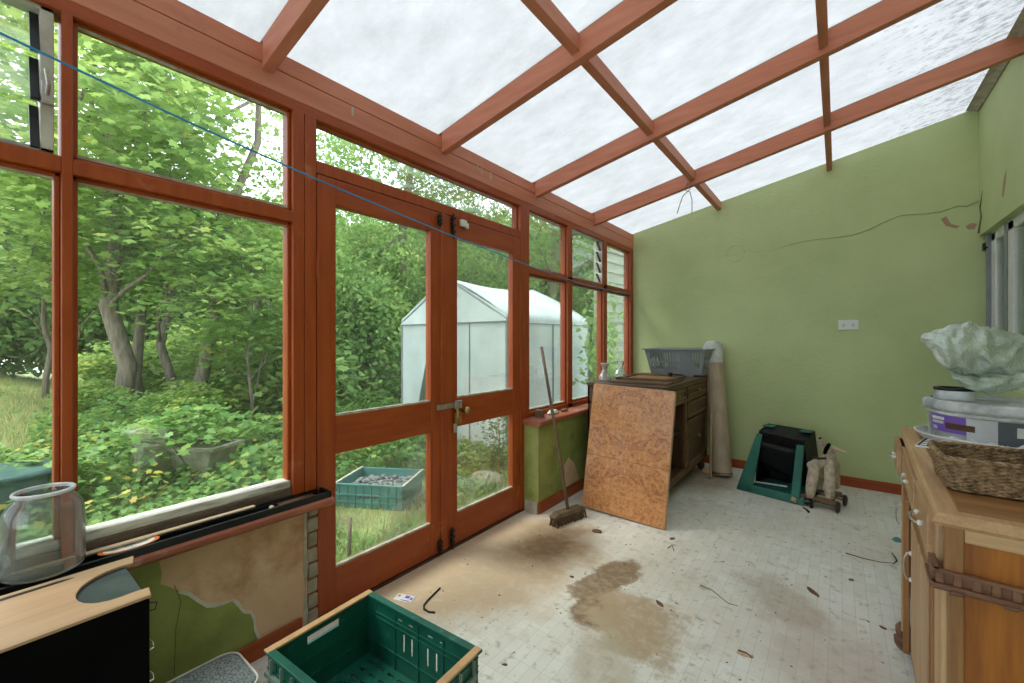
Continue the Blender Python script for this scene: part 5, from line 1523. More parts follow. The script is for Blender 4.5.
# crumpled clear film lying in front of the tub
m = MB(); n = 26; vs_ = []
for i in range(n):
    for j in range(8):
        a = ac - 0.75 + 1.5 * i / (n - 1)
        R_ = RB + 0.003 + 0.024 * j / 7
        z = TZ + 0.006 + 0.042 * (1 - j / 7) * (0.6 + 0.6 * mnoise.noise(Vector((i * 0.5, j * 0.4, 2)))) + 0.006 * mnoise.noise(Vector((i, j, 5)))
        vs_.append((cx2 + R_ * math.cos(a), cy2 + R_ * math.sin(a), max(z, TZ + 0.003)))
m.add(vs_, [(i * 8 + j, (i + 1) * 8 + j, (i + 1) * 8 + j + 1, i * 8 + j + 1) for i in range(n - 1) for j in range(7)])
tag(m.build('crumpled_film', 'wrap', smooth=True), 'crumpled clear film in the dish along the front of the labelled tub', 'plastic film')
# jar with black lid on the tub
p = CAM + ray(946, 386) * 2.12
LZ = z0 + 0.171
jx, jy = 2.36, 2.80
t = thing('lidded_jar', 'squat clear jar with black ring lid standing on the translucent tub', 'jar', (jx, jy, LZ))
m = MB(); m.lathe([(0.0, 0.0), (0.065, 0.0), (0.070, 0.006), (0.066, 0.030), (0.064, 0.046)], (jx, jy, LZ), 32); m.build('jar_body', 'clear_plastic', t, smooth=True)
m = MB(); m.lathe([(0.058, 0.044), (0.070, 0.044), (0.071, 0.052), (0.068, 0.056), (0.058, 0.056), (0.058, 0.044)], (jx, jy, LZ), 32); m.build('lid_ring', 'black_plastic', t, smooth=True)

# bubble wrap bundle
def bundle():
    T0 = 2.05
    def S(px, py, t_): return CAM + ray(px, py) * t_
    # two rolled lobes of bubble wrap: cross sections as rings of pixel outline given real depth
    lob = [
        [((921, 337), 1.97, 0.5, 6), ((928, 341), 1.97, 13, 9), ((936, 345), 1.96, 26, 14), ((950, 349), 1.96, 40, 19), ((964, 350), 1.97, 48, 24), ((980, 351), 1.98, 44, 24), ((996, 353), 1.98, 40, 24), ((1012, 356), 1.99, 38, 24), ((1030, 358), 2.0, 34, 22), ((1046, 364), 2.0, 20, 14)],
        [((950, 374), 1.93, 3, 4), ((964, 380), 1.92, 10, 10), ((976, 384), 1.92, 15, 14), ((994, 384), 1.91, 17, 15), ((1010, 381), 1.92, 16, 15), ((1028, 378), 1.93, 15, 14), ((1042, 378), 1.94, 7, 7)],
    ]
    return lob, S
lob, S_ = bundle()
t = thing('bubble_wrap', 'crumpled greenish bubble wrap bundle piled on top of the translucent tub', 'bubble wrap', (2.53, 2.72, LZ + 0.02))
def lobe(rows_, nm, seed, seg=30, sub=2):
    m = MB(); V = []
    side_dir = Vector((0.61, -0.79, 0)).normalized()
    R2 = []
    for i in range(len(rows_) - 1):
        for f_ in (0, 0.25, 0.5, 0.75):
            (pa, ta, ha, da), (pb, tb, hb_, db) = rows_[i], rows_[i + 1]
            R2.append(((pa[0] + (pb[0] - pa[0]) * f_, pa[1] + (pb[1] - pa[1]) * f_), ta + (tb - ta) * f_, ha + (hb_ - ha) * f_, da + (db - da) * f_))
    rows_ = R2 + [rows_[-1]]
    for i, ((px, py), tt_, hh, dd) in enumerate(rows_):
        c = S_(px, py, tt_); s_ = tt_ / 423.27
        view = ray(px, py).normalized(); view.z = 0; view.normalize()
        for k in range(seg):
            a = 2 * PI * k / seg
            r = 1.06 - 0.42 * abs(mnoise.noise(Vector((i * 0.22 + seed, math.cos(a) * 1.7, math.sin(a) * 1.7))))
            f = c + Vector((0, 0, math.sin(a) * hh * 0.5 * 1.18 * s_ * r)) + view * math.cos(a) * dd * 2.1 * s_ * r
            f += Vector((mnoise.noise(f * 26), mnoise.noise(f * 26 + Vector((4, 0, 0))), mnoise.noise(f * 26 + Vector((0, 7, 0))))) * 0.012
            f += (f - c).normalized() * (0.010 - 0.05 * abs(mnoise.noise(Vector((f.x * 14 + seed, f.y * 14, f.z * 30)))))
            if f.z < LZ + 0.002: f.z = LZ + 0.002 + 0.002 * abs(mnoise.noise(f * 30))
            V.append(f)
    o = [tuple(p) for p in V]
    F = []
    for i in range(len(rows_) - 1):
        for k in range(seg):
            k2 = (k + 1) % seg
            F.append((i * seg + k, i * seg + k2, (i + 1) * seg + k2, (i + 1) * seg + k))
    F.append(tuple(range(seg))[::-1]); F.append(tuple((len(rows_) - 1) * seg + k for k in range(seg)))
    m.add(o, F)
    return m.build(nm, 'bubble', t, subsurf=sub, smooth=True)
lobe(lob[0], 'upper_roll', 1.3)
lobe(lob[1], 'lower_fold', 6.1)
lobe([((958, 332), 1.93, 4, 3), ((962, 328), 1.92, 12, 4), ((970, 327), 1.92, 12, 5), ((976, 332), 1.93, 6, 4)], 'torn_crest', 3.3, 14)
# ------------------------------------------------------------------ outside: ground
def ground_z(x, y):
    z = -0.16
    # garden rises away from the house, more to the left of the picture
    d = max(0.0, -x - 0.9)
    k = max(0.0, min(1.0, (2.2 - y) / 2.0))
    z += 0.055 * d * k * (1 if d < 6 else 6 / d) * 1.6
    z += 0.05 * mnoise.noise(Vector((x * 0.9, y * 0.9, 0))) * min(1, d)
    return z
m = MB(); m.keep = True
nx, ny = 60, 60
gx = [-0.09 - 26 * (i / (nx - 1)) ** 1.7 for i in range(nx)]
gy = [-8 + 34 * j / (ny - 1) for j in range(ny)]
m.add([(x, y, ground_z(x, y)) for x in gx for y in gy], [(i * ny + j, (i + 1) * ny + j, (i + 1) * ny + j + 1, i * ny + j + 1) for i in range(nx - 1) for j in range(ny - 1)])
struct(m.build('ground', 'soil', smooth=True))

nr = np.random.default_rng(12)
PALM = np.array([(0, -0.5), (0.16, -0.32), (0.46, -0.30), (0.30, -0.05), (0.50, 0.20), (0.20, 0.18), (0, 0.55), (-0.20, 0.18), (-0.50, 0.20), (-0.30, -0.05), (-0.46, -0.30), (-0.16, -0.32)])
OVAL = np.array([(0, -0.5), (0.22, -0.2), (0.24, 0.12), (0, 0.5), (-0.24, 0.12), (-0.22, -0.2)])
BLADE = np.array([(-0.04, -0.5), (0.04, -0.5), (0.025, 0.1), (0, 0.5), (-0.025, 0.1)])
def leaves_mesh(name, centers, normals_mode, size, tmpl, tint, fold=0.12, droop=0.5, jit=0.35):
    n = len(centers); k = len(tmpl)
    sz = size * (0.65 + 0.7 * nr.random(n))
    # local frame: leaf plane normal near up (layered) or random
    if normals_mode == 'flat':
        nz_ = np.stack([nr.normal(0, jit, n), nr.normal(0, jit, n), np.ones(n)], 1)
    elif normals_mode == 'rand':
        nz_ = nr.normal(0, 1, (n, 3)); nz_[:, 2] = np.abs(nz_[:, 2]) + 0.2
    elif normals_mode == 'up':      # blades that stand
        a = nr.random(n) * 2 * np.pi
        nz_ = np.stack([np.cos(a), np.sin(a), nr.normal(0, 0.25, n)], 1)
    nz_ /= np.linalg.norm(nz_, axis=1, keepdims=True)
    if normals_mode == 'up':
        y_ = np.stack([nr.normal(0, 0.35, n), nr.normal(0, 0.35, n), np.ones(n)], 1)
    else:
        y_ = nr.normal(0, 1, (n, 3)); y_[:, 2] -= droop
    y_ -= nz_ * (y_ * nz_).sum(1, keepdims=True)
    y_ /= np.linalg.norm(y_, axis=1, keepdims=True)
    x_ = np.cross(y_, nz_)
    t_ = tmpl
    co = centers[:, None, :] + sz[:, None, None] * (t_[None, :, 0:1] * x_[:, None, :] + t_[None, :, 1:2] * y_[:, None, :] - fold * np.abs(t_[None, :, 0:1]) * nz_[:, None, :] - 0.25 * fold * (t_[None, :, 1:2] + 0.5) ** 2 * nz_[:, None, :] * 2)
    if normals_mode == 'up':
        co[:, :, :] += sz[:, None, None] * 0.5 * np.array([0, 0, 1.0])[None, None, :]
    me = bpy.data.meshes.new(name)
    me.vertices.add(n * k); me.vertices.foreach_set('co', co.astype(np.float32).ravel())
    me.loops.add(n * k); me.loops.foreach_set('vertex_index', np.arange(n * k, dtype=np.int32))
    me.polygons.add(n)
    me.polygons.foreach_set('loop_start', np.arange(0, n * k, k, dtype=np.int32))
    me.polygons.foreach_set('loop_total', np.full(n, k, dtype=np.int32))
    at = me.attributes.new('tint', 'FLOAT', 'FACE')
    tv = np.clip(nr.normal(0.45, 0.22, n) if tint is None else tint, 0, 1).astype(np.float32)
    at.data.foreach_set('value', tv)
    me.update(calc_edges=True)
    return me
def crown_pts(n_cl, per, a, b, c, r_cl, thick, shell=0.35):
    # clusters spread in an ellipsoid (semi-axes a,b,c), each a flattened spray
    d = nr.normal(0, 1, (n_cl, 3)); d /= np.linalg.norm(d, axis=1, keepdims=True)
    rr_ = (shell + (1 - shell) * nr.random(n_cl)) ** 0.6
    cc = d * rr_[:, None] * np.array([a, b, c])
    P = np.repeat(cc, per, axis=0)
    u_ = nr.normal(0, 1, (n_cl * per, 3)) * np.array([r_cl, r_cl, thick]) * 0.55
    # sprays droop a bit away from their middle
    u_[:, 2] -= 0.25 * (u_[:, 0] ** 2 + u_[:, 1] ** 2) / max(r_cl, 1e-3)
    tint = np.repeat(np.clip(nr.normal(0.48, 0.16, n_cl), 0, 1), per) + nr.normal(0, 0.14, n_cl * per)
    return P + u_, tint, cc
def leaf_obj(name, me, mt_, parent, loc=(0, 0, 0), rz=0, sc=(1, 1, 1)):
    if not me.materials: me.materials.append(MT[mt_])
    o = bpy.data.objects.new(name, me); COL.objects.link(o); o.parent = parent
    o.location = loc; o.rotation_euler = (0, 0, rz); o.scale = sc
    WM[o.name] = Matrix.Identity(4)
    return o

def branch_mesh(m, base, top, r0, r1, bends=0.1, seed=0, n=7):
    rr2 = random.Random(seed); pts = []
    base = Vector(base); top = Vector(top)
    for i in range(n):
        f = i / (n - 1)
        p = base.lerp(top, f) + Vector((rr2.uniform(-1, 1), rr2.uniform(-1, 1), 0)) * bends * (0 if i in (0, n - 1) else 1)
        pts.append(p)
    m.tube(pts, [r0 + (r1 - r0) * (i / (n - 1)) for i in range(n)], 9)
    return pts
def tree(name, label, cat, loc, trunks, crown, leaf, lsize, tmpl, mode, group='trees in the garden', rz=0.0, me=None, shell=0.3, jit=0.35, gap=False):
    g = ground_z(loc[0], loc[1])
    t = thing(name, label, cat, (loc[0], loc[1], g - 0.03), rz, group)
    n_cl, per, a, b, c, zc, r_cl, thick = crown
    P, tint, cc = crown_pts(n_cl, per, a, b, c, r_cl, thick, shell)
    if gap:      # a thin, broken side of the crown
        wx = cc[:, 0] + loc[0]; wy = cc[:, 1] + loc[1]; wz = cc[:, 2] + zc
        thin = (wy > 0.29 * (1.933 - wx)) & (wz > 3.6) & (nr.random(len(cc)) < 0.85)
        P = P[~np.repeat(thin, per)]; tint = tint[~np.repeat(thin, per)]; cc = cc[~thin]
    lo = P[:, 2] + zc
    P[:, 2] = np.where(lo < 0.25, 0.25 + nr.random(len(lo)) * 0.6 - zc, P[:, 2])
    me = me or leaves_mesh(name + '_leaves', P, mode, lsize, tmpl, tint, jit=jit)
    leaf_obj('crown', me, leaf, t, (0, 0, zc))
    m = MB()
    rr2 = random.Random(int(abs(loc[0] * 100)))
    for (bx, by), (tx, ty, tz), r0 in trunks:
        pts = branch_mesh(m, (bx, by, 0), (tx, ty, tz), r0, r0 * 0.4, 0.08 + r0 * 0.3, rr2.random(), 8)
        for k in range(7):
            i = rr2.randrange(2, 8)
            tgt = cc[rr2.randrange(len(cc))]
            branch_mesh(m, pts[i], (tgt[0], tgt[1], max(tgt[2] + zc, 1.0)), r0 * 0.28, 0.008, 0.12, rr2.random(), 6)
    m.build('trunk', 'bark', t, world=False, smooth=True)
    return t, me
TG = 'sycamore trees beyond the near window'
tree('sycamore_tree', 'sycamore with thick upright trunk, left of the forked pair beyond the near window', 'tree', (-6.95, 1.50), [((0, 0), (0.15, -0.05, 6.5), 0.135), ((-0.5, 0.35), (-0.3, 0.35, 5.5), 0.085)],
     (290, 62, 2.8, 1.7, 3.0, 4.75, 0.70, 0.10), 'leaf_syc', 0.115, PALM, 'flat', TG, gap=True)
tree('sycamore_tree', 'sycamore with trunk leaning to the right beyond the near window', 'tree', (-6.7, 2.40), [((0, 0), (0.65, 0.75, 5.8), 0.115), ((-0.5, -0.25), (-0.6, -0.2, 5.0), 0.08)],
     (170, 60, 2.4, 1.4, 2.5, 4.6, 0.6, 0.10), 'leaf_syc', 0.115, PALM, 'flat', TG, gap=True)
tree('sycamore_tree', 'young sycamore standing behind the left sycamore trunk by the lawn', 'tree', (-9.2, 0.9), [((0, 0), (0.1, 0.1, 3.4), 0.05), ((0.1, 0.2), (0.3, 0.6, 3.0), 0.035)],
     (125, 46, 1.8, 1.7, 1.3, 3.1, 0.42, 0.06), 'leaf_syc', 0.105, PALM, 'flat', TG, gap=True)
tree('sycamore_tree', 'slender sapling with thin bare stem right of the leaning trunk', 'tree', (-5.2, 2.6), [((0, 0), (0.05, 0.15, 2.9), 0.028), ((0.05, 0.05), (-0.3, 0.5, 2.2), 0.018)],
     (120, 40, 1.2, 1.2, 1.1, 2.3, 0.34, 0.06), 'leaf_syc', 0.095, PALM, 'flat', TG, gap=True)
# taller trees behind, more open, sky shows between their leaves
tree('birch_tree', 'airy pale tree whose top shows over the double doors', 'tree', (-6.8, 6.6), [((0, 0), (0.4, 0.3, 7.5), 0.15)],
     (380, 44, 3.0, 3.0, 3.2, 5.6, 0.5, 0.22), 'leaf_mid', 0.11, OVAL, 'rand', 'trees behind the tent', shell=0.2)
tree('birch_tree', 'airy tree standing behind the right end of the tent', 'tree', (-4.6, 10.4), [((0, 0), (0.3, -0.3, 7.5), 0.15)],
     (190, 44, 2.9, 2.9, 3.1, 5.2, 0.5, 0.22), 'leaf_mid', 0.13, OVAL, 'rand', 'trees behind the tent', shell=0.2)
# dark bushy evergreens behind the doors
for i, (x, y, h_, lab) in enumerate(((-7.9, 3.4, 2.0, 'pale young bush behind the leaning trunk'), (-6.5, 1.15, 0.8, 'low bush at the foot of the left sycamore trunk'), (-6.0, 3.7, 2.2, 'light green bush just left of the double doors'), (-9.8, 3.2, 2.2, 'pale bush between and behind the sycamore trunks'), (-5.2, 1.9, 1.0, 'low spreading bush behind the garden trough'), (-10.5, 2.1, 1.7, 'bush behind the left sycamore at the edge of the lawn'))):
    t = thing('understory_bush', lab, 'bush', (x, y, ground_z(x, y)), i * 1.1, 'understory bushes beneath the sycamores')
    if i == 0:
        P, tint, cc = crown_pts(90, 46, 0.95, 0.95, 0.85, 0.36, 0.07, 0.25)
        P[:, 2] = np.maximum(P[:, 2], -0.85)
        ub = leaves_mesh('understory_leaves', P, 'flat', 0.10, PALM, np.clip(tint + 0.12, 0, 1), jit=0.45)
        m = MB()
        for k in range(9):
            tg = cc[k]; branch_mesh(m, (0, 0, 0), (tg[0], tg[1], max(0.3, tg[2] + 0.95)), 0.018, 0.005, 0.05, k)
        us = m.build('stems', 'bark', t, world=False, smooth=True)
    else:
        o = us.copy(); COL.objects.link(o); o.parent = t; o.scale = (h_ / 2.0,) * 3
    leaf_obj('foliage', ub, 'leaf_syc', t, (0, 0, 0.95 * h_ / 2.0), 0, (h_ / 2.0,) * 3)
big = None
for i, (x, y, lab, sc) in enumerate(((-6.2, 4.9, 'dense dark green shrub left of the tent, seen through the left door', 1.0), (-7.6, 6.0, 'tall bushy evergreen behind the tent, left of its ridge', 1.25), (-5.4, 8.6, 'tall bushy evergreen directly behind the tent roof', 1.15), (-3.2, 11.5, 'bushy evergreen behind the slatted fence end', 1.2))):
    g = ground_z(x, y)
    t = thing('evergreen_shrub', lab, 'shrub', (x, y, g), i * 1.3, 'evergreen shrubs behind the tent')
    if big is None:
        P, tint, cc = crown_pts(420, 42, 1.25, 1.25, 1.55, 0.32, 0.25, 0.55)
        big = leaves_mesh('shrub_leaves', P, 'rand', 0.11, OVAL, tint)
        m = MB()
        for k in range(6):
            tg = cc[k]; branch_mesh(m, (0, 0, 0), (tg[0], tg[1], tg[2] + 1.6), 0.05, 0.01, 0.08, k)
        st = m.build('stems', 'bark', t, world=False, smooth=True)
    else:
        o = st.copy(); COL.objects.link(o); o.parent = t; o.scale = (sc,) * 3
    leaf_obj('foliage', big, 'leaf_mid', t, (0, 0, 1.55 * sc), 0, (sc, sc, sc))
# far hedge bank closing the view
hb = None
far = [(-17.5, -3.5, 1.0), (-17.0, 0.2, 1.15), (-15.5, 3.6, 1.1), (-13.5, 7.2, 1.2), (-11.5, 10.5, 1.15), (-8.5, 13.5, 1.2), (-4.8, 15.5, 1.1), (-1.0, 16.5, 1.1), (-15.0, -7.0, 1.0)]
labs = ['far leafy tree at the left edge beyond the lawn', 'far leafy tree beyond the lawn, behind the near window post', 'far leafy tree behind the forked sycamore trunks', 'far leafy tree behind the leaning trunk', 'far leafy tree left of the double doors', 'far leafy tree behind the tent', 'far leafy tree behind the right side of the tent', 'far leafy tree beyond the fence', 'far leafy tree out on the lawn side']
for i, (x, y, sc) in enumerate(far):
    t = thing('broadleaf_tree', labs[i], 'tree', (x, y, ground_z(x, y)), i * 0.9, 'far trees closing the garden')
    if hb is None:
        P, tint, cc = crown_pts(1100, 44, 2.7, 2.7, 2.7, 0.5, 0.3, 0.55)
        P[:, 2] = np.where(P[:, 2] < -2.1, -2.6 + 1.2 * nr.random(len(P)), P[:, 2])
        hb = leaves_mesh('far_leaves', P, 'rand', 0.17, OVAL, tint)
        m = MB(); branch_mesh(m, (0, 0, 0), (0.2, 0.1, 5.0), 0.2, 0.06, 0.1, 4)
        for k in range(8):
            tg = cc[k]; branch_mesh(m, (0.05, 0, 1.5 + 0.2 * k), (tg[0], tg[1], tg[2] + 2.6), 0.06, 0.01, 0.1, k)
        hst = m.build('trunk', 'bark', t, world=False, smooth=True)
    else:
        o = hst.copy(); COL.objects.link(o); o.parent = t; o.scale = (sc,) * 3
    leaf_obj('crown', hb, 'leaf_mid', t, (0, 0, 2.55 * sc), 0, (sc, sc, sc * 1.0))

# undergrowth and grass
def scatter(n, box_, dens):
    out = []
    x0, x1, y0, y1 = box_
    while len(out) < n:
        x = nr.uniform(x0, x1); y = nr.uniform(y0, y1)
        h = dens(x, y)
        if h <= 0: continue
        out.append((x, y, ground_z(x, y) + h))
    return np.array(out)
def lawn(x, y):    # the open grass seen at the far left
    return x < -4.4 and y < 0.35 + (-x - 4.4) * 0.17
def weed_h(x, y):
    if -1.95 < x < -0.70 and 1.75 < y < 2.95: return 0
    if lawn(x, y) and nr.random() > 0.02: return 0
    k = mnoise.noise(Vector((x * 1.1, y * 1.1, 3.0)))
    close = min(1.0, max(0.0, (-x - 0.7) / 1.6))
    return (0.04 + max(0, 0.30 + 0.5 * k) * nr.random()) * (0.25 + 0.75 * close)
P = scatter(48000, (-9.5, -0.35, -1.5, 4.6), weed_h)
o = leaf_obj('undergrowth', leaves_mesh('undergrowth', P, 'flat', 0.060, PALM, None, jit=0.5), 'leaf_weed', None)
tag(o, 'low weedy undergrowth of lobed green leaves covering the garden bed', 'undergrowth', kind='stuff')
P = scatter(9000, (-9.0, -0.4, 4.2, 9.0), lambda x, y: nr.random() * 0.28)
o = leaf_obj('undergrowth', leaves_mesh('undergrowth_far', P, 'flat', 0.09, OVAL, None, jit=0.6), 'leaf_weed', None)
tag(o, 'weeds growing around the foot of the tent', 'undergrowth', kind='stuff')
P = scatter(450, (-5.0, -0.9, -0.5, 3.0), lambda x, y: 0 if (-1.95 < x < -0.70 and 1.75 < y < 2.95) else 0.10 + 0.25 * nr.random())
o = leaf_obj('yellow_leaves', leaves_mesh('yellow_leaves', P, 'flat', 0.055, PALM, None, jit=0.5), 'leaf_yel', None)
tag(o, 'scattered yellowing leaves among the weeds', 'leaves', kind='stuff')
P = scatter(24000, (-3.4, -0.2, -1.0, 5.5), lambda x, y: 0 if (-1.95 < x < -0.75 and 1.75 < y < 2.95) else 0.001)
me = leaves_mesh('grass', P, 'up', 0.13, BLADE, None, fold=0.0)
o = leaf_obj('grass', me, 'leaf_straw', None); tag(o, 'short rough grass growing close to the windows', 'grass', kind='stuff')
P = scatter(3500, (-2.0, -0.65, 1.7, 3.0), lambda x, y: 0.001)
o = leaf_obj('grass', leaves_mesh('short_grass', P, 'up', 0.05, BLADE, np.clip(nr.normal(0.8, 0.2, 3500), 0, 1), fold=0.0), 'leaf_straw', None); tag(o, 'short strawy grass trodden flat around the outdoor crate', 'grass', kind='stuff')
P = scatter(40000, (-16.5, -4.4, -3.0, 2.4), lambda x, y: 0.001 if lawn(x, y) else 0)
me = leaves_mesh('lawn_grass', P, 'up', 0.16, BLADE, np.clip(nr.normal(0.75, 0.2, 40000), 0, 1), fold=0.0)  # tint leans to the pale end
o = leaf_obj('lawn_grass', me, 'leaf_straw', None); tag(o, 'pale lawn grass beyond the near window post', 'grass', kind='stuff')

# rough plants with big leaves near the planter
def plant(x, y, h, n, lab, mtn='leaf_weed', size=0.13, tm=PALM, nm='leafy_weed', grp=None, spread=0.3, z0=0.0):
    g = ground_z(x, y)
    t = thing(nm, lab, 'plant', (x, y, g), rnd.random() * 6, grp)
    u_ = nr.normal(0, 1, (n, 3)) * np.array([spread * 0.55, spread * 0.55, 0]); 
    u_[:, 2] = h * (0.25 + 0.75 * nr.random(n)) * (1 - 0.3 * (u_[:, 0] ** 2 + u_[:, 1] ** 2) / spread ** 2)
    u_[:, 2] = np.maximum(u_[:, 2] * (1 - z0 / h) + z0, 0.03)
    leaf_obj('leaves', leaves_mesh('leaves', u_, 'flat', size, tm, None, jit=0.4), mtn, t)
    m = MB()
    for k in range(min(14, n)):
        a = u_[k]; m.tube([(0.02 * math.cos(k), 0.02 * math.sin(k), 0), (a[0] * 0.5, a[1] * 0.5, a[2] * 0.6), tuple(a)], [0.005, 0.004, 0.002], 5)
    m.build('stems', 'leaf_straw', t, world=False)
    return t
plant(-2.88, 1.34, 0.78, 420, 'lush leafy plant growing over the pale planter', grp='big leaved weeds round the planter', spread=0.42, size=0.085, z0=0.42)
plant(-3.5, 1.1, 0.55, 130, 'leafy plant behind the left end of the planter', grp='big leaved weeds round the planter', spread=0.45, size=0.13)
plant(-1.9, 0.05, 0.30, 90, 'leafy weed below the near window post', grp='big leaved weeds round the planter', spread=0.35, size=0.09)
plant(-2.9, 0.45, 0.50, 110, 'leafy weed beside the dark round lid', grp='big leaved weeds round the planter', spread=0.32, size=0.11)
plant(-3.6, 2.2, 0.60, 130, 'leafy plant right of the planter in shade', grp='big leaved weeds round the planter', spread=0.5, size=0.12)
plant(-4.7, 3.6, 1.45, 260, 'big-leaved bush left of the tent through the left door', 'leaf_mid', 0.17, PALM, 'leafy_bush', None, 0.75)
plant(-1.00, 3.62, 0.80, 620, 'fine leaved dark bush before the tent, through the right door', 'leaf_dark', 0.05, OVAL, 'small_shrub', None, 0.30)
plant(-1.75, 1.52, 0.22, 70, 'short grassy weed before the outdoor crate', 'leaf_straw', 0.07, OVAL, 'grass_weed', None, 0.16)
plant(-0.85, 2.92, 0.16, 60, 'pale weed clump right of the outdoor crate', 'leaf_weed', 0.06, OVAL, 'grass_weed', None, 0.18)
# climber on the fence seen through the far panes
t = thing('climbing_plant', 'leafy climbing plant hanging down the slatted fence by the far panes', 'plant', (-0.70, 5.55, ground_z(-0.70, 5.55)))
P = nr.normal(0, 1, (520, 3)) * np.array([0.12, 0.30, 0.42]) + np.array([0, 0, 1.25])
leaf_obj('leaves', leaves_mesh('leaves', P, 'rand', 0.10, OVAL, None), 'leaf_mid', t)
m = MB()
for k in range(8):
    a = P[k]; m.tube([(0, 0.05 * k - 0.2, 0), (0.0, a[1] * 0.5, 0.9), tuple(a)], [0.01, 0.008, 0.004], 5)
m.build('stems', 'bark', t, world=False)

# ------------------------------------------------------------------ things in the garden
# trapezoid planter
t = thing('garden_trough', 'pale mossy tapered planter trough among the weeds beyond the near window', 'planter', (-2.88, 1.34, -0.01), math.atan2(1.271 - 1.034, -2.137 + 2.526))
g = 0.0
m = MB()
def ringp(hx, hy, z): return [(-hx, -hy, z), (hx, -hy, z), (hx, hy, z), (-hx, hy, z)]
a_, b_, c_, d_ = ringp(0.20, 0.12, 0.0), ringp(0.325, 0.17, 0.34), ringp(0.295, 0.14, 0.34), ringp(0.26, 0.12, 0.22)
m.add(a_ + b_ + c_ + d_, [(3, 2, 1, 0)] + [(i + 4 * r, (i + 1) % 4 + 4 * r, (i + 1) % 4 + 4 * r + 4, i + 4 * r + 4) for r in range(3) for i in range(4)] + [(12, 13, 14, 15)])
m.build('trough_body', 'stone', t, world=False, bevel=0.008)
m = MB(); a2, b2, c2, d2_ = ringp(0.325, 0.17, 0.325), ringp(0.355, 0.195, 0.33), ringp(0.355, 0.195, 0.355), ringp(0.305, 0.145, 0.355)
m.add(a2 + b2 + c2 + d2_, [(i + 4 * r, (i + 1) % 4 + 4 * r, (i + 1) % 4 + 4 * r + 4, i + 4 * r + 4) for r in range(3) for i in range(4)])
m.build('trough_lip', 'stone', t, world=False)
m = MB(); m.box(-0.27, 0.27, -0.125, 0.125, 0.225, 0.335); m.build('soil', 'soil', t, world=False)
p = CAM + ray(152, 436) * 3.9
m = MB(); m.tube([(p.x - 0.22, p.y - 0.1, p.z), (p.x + 0.22, p.y + 0.1, p.z)], 0.075, 14); m.box(p.x - 0.2, p.x + 0.2, p.y - 0.1, p.y + 0.1, ground_z(p.x, p.y) - 0.05, p.z - 0.05)
tag(m.build('stone_edging', 'stone', bevel=0.01), 'pale rounded edging stone left of the planter trough', 'stone')
for i, (x, y, s_, lab) in enumerate(((-2.9, 0.85, 0.16, 'grey rock half hidden in weeds left of the planter'), (-2.0, 0.55, 0.10, 'small grey rock below the planter trough'), (-2.55, 0.62, 0.12, 'weathered rock between planter and round lid'), (-0.92, 3.28, 0.20, 'mossy boulder under the fine leaved bush by the right door'))):
    m = MB(); n = 12
    m.lathe([(0.0, -0.3), (0.7, -0.25), (1.0, 0.05), (0.8, 0.4), (0.35, 0.6), (0.0, 0.62)], seg=n)
    m.v = [(a * s_ * (1.3 + 0.3 * mnoise.noise(Vector((a, b, c)) * 2 + Vector((i * 5, 0, 0)))), b * s_ * (1 + 0.3 * mnoise.noise(Vector((a, b, c)) * 2)), c * s_) for a, b, c in m.v]
    gz = ground_z(x, y); m.v = [(a + x, b + y, c + gz + 0.05 * s_) for a, b, c in m.v]
    tag(m.build('rock', 'stone', subsurf=1, smooth=True), lab, 'rock')
# round dark lid on a barrel
p = CAM + ray(4, 470) * 3.0
t = thing('water_barrel', 'low dark teal round barrel with lid at the far left among the weeds', 'barrel', (p.x, p.y, ground_z(p.x, p.y)))
gz = ground_z(p.x, p.y)
m = MB(); m.lathe([(0.0, 0.0), (0.22, 0.0), (0.25, 0.1), (0.255, p.z - gz - 0.04)], (p.x, p.y, gz), 32); m.build('barrel_body', 'teal_lid', t, smooth=True)
m = MB(); m.lathe([(0.27, -0.045), (0.285, -0.04), (0.285, -0.005), (0.262, 0.0), (0.24, -0.012), (0.0, 0.008)], (p.x, p.y, p.z), 40); m.build('barrel_lid', 'teal_lid', t, smooth=True)

# weathered crate outside
rim = [Vector((-1.59, 2.02, 0)), Vector((-1.0, 2.35, 0)), Vector((-1.30, 2.75, 0)), Vector((-1.82, 2.46, 0))]
ang = math.atan2(0.33, 0.59)
t = thing('plastic_crate', 'weathered teal crate on the grass outside the left door', 'crate', (-1.59, 2.02, -0.19), ang)
CLX, CLY, CH = 0.62, 0.47, 0.245
m = MB()
for k in range(1):
    m.holed(0, CLX, 0.0, CH, [(0.22, 0.40, 0.12, 0.15)], lambda u, v, s_: (u, 0.006 * s_, v))
    m.holed(0, CLX, 0.0, CH, [], lambda u, v, s_: (u, CLY - 0.006 * s_, v))
m.build('long_side', 'crate_teal', t, world=False)
m = MB(); m.holed(0, CLY, 0.0, CH, [], lambda u, v, s_: (0.006 * s_, u, v)); m.holed(0, CLY, 0.0, CH, [(0.16, 0.3, 0.13, 0.16)], lambda u, v, s_: (CLX - 0.006 * s_, u, v))
m.build('short_side', 'crate_teal', t, world=False)
m = MB()
for z, w_ in ((CH - 0.012, 0.014), (0.145, 0.010), (0.08, 0.006)):
    m.box(-w_, CLX + w_, -w_, 0.0, z, z + 0.012); m.box(-w_, CLX + w_, CLY, CLY + w_, z, z + 0.012)
    m.box(-w_, 0, -w_, CLY + w_, z, z + 0.012); m.box(CLX, CLX + w_, -w_, CLY + w_, z, z + 0.012)
for k in range(8): m.box(0.03 + k * 0.075, 0.036 + k * 0.075, -0.008, 0.0, 0.01, CH)
m.build('ribs', 'crate_teal', t, world=False)
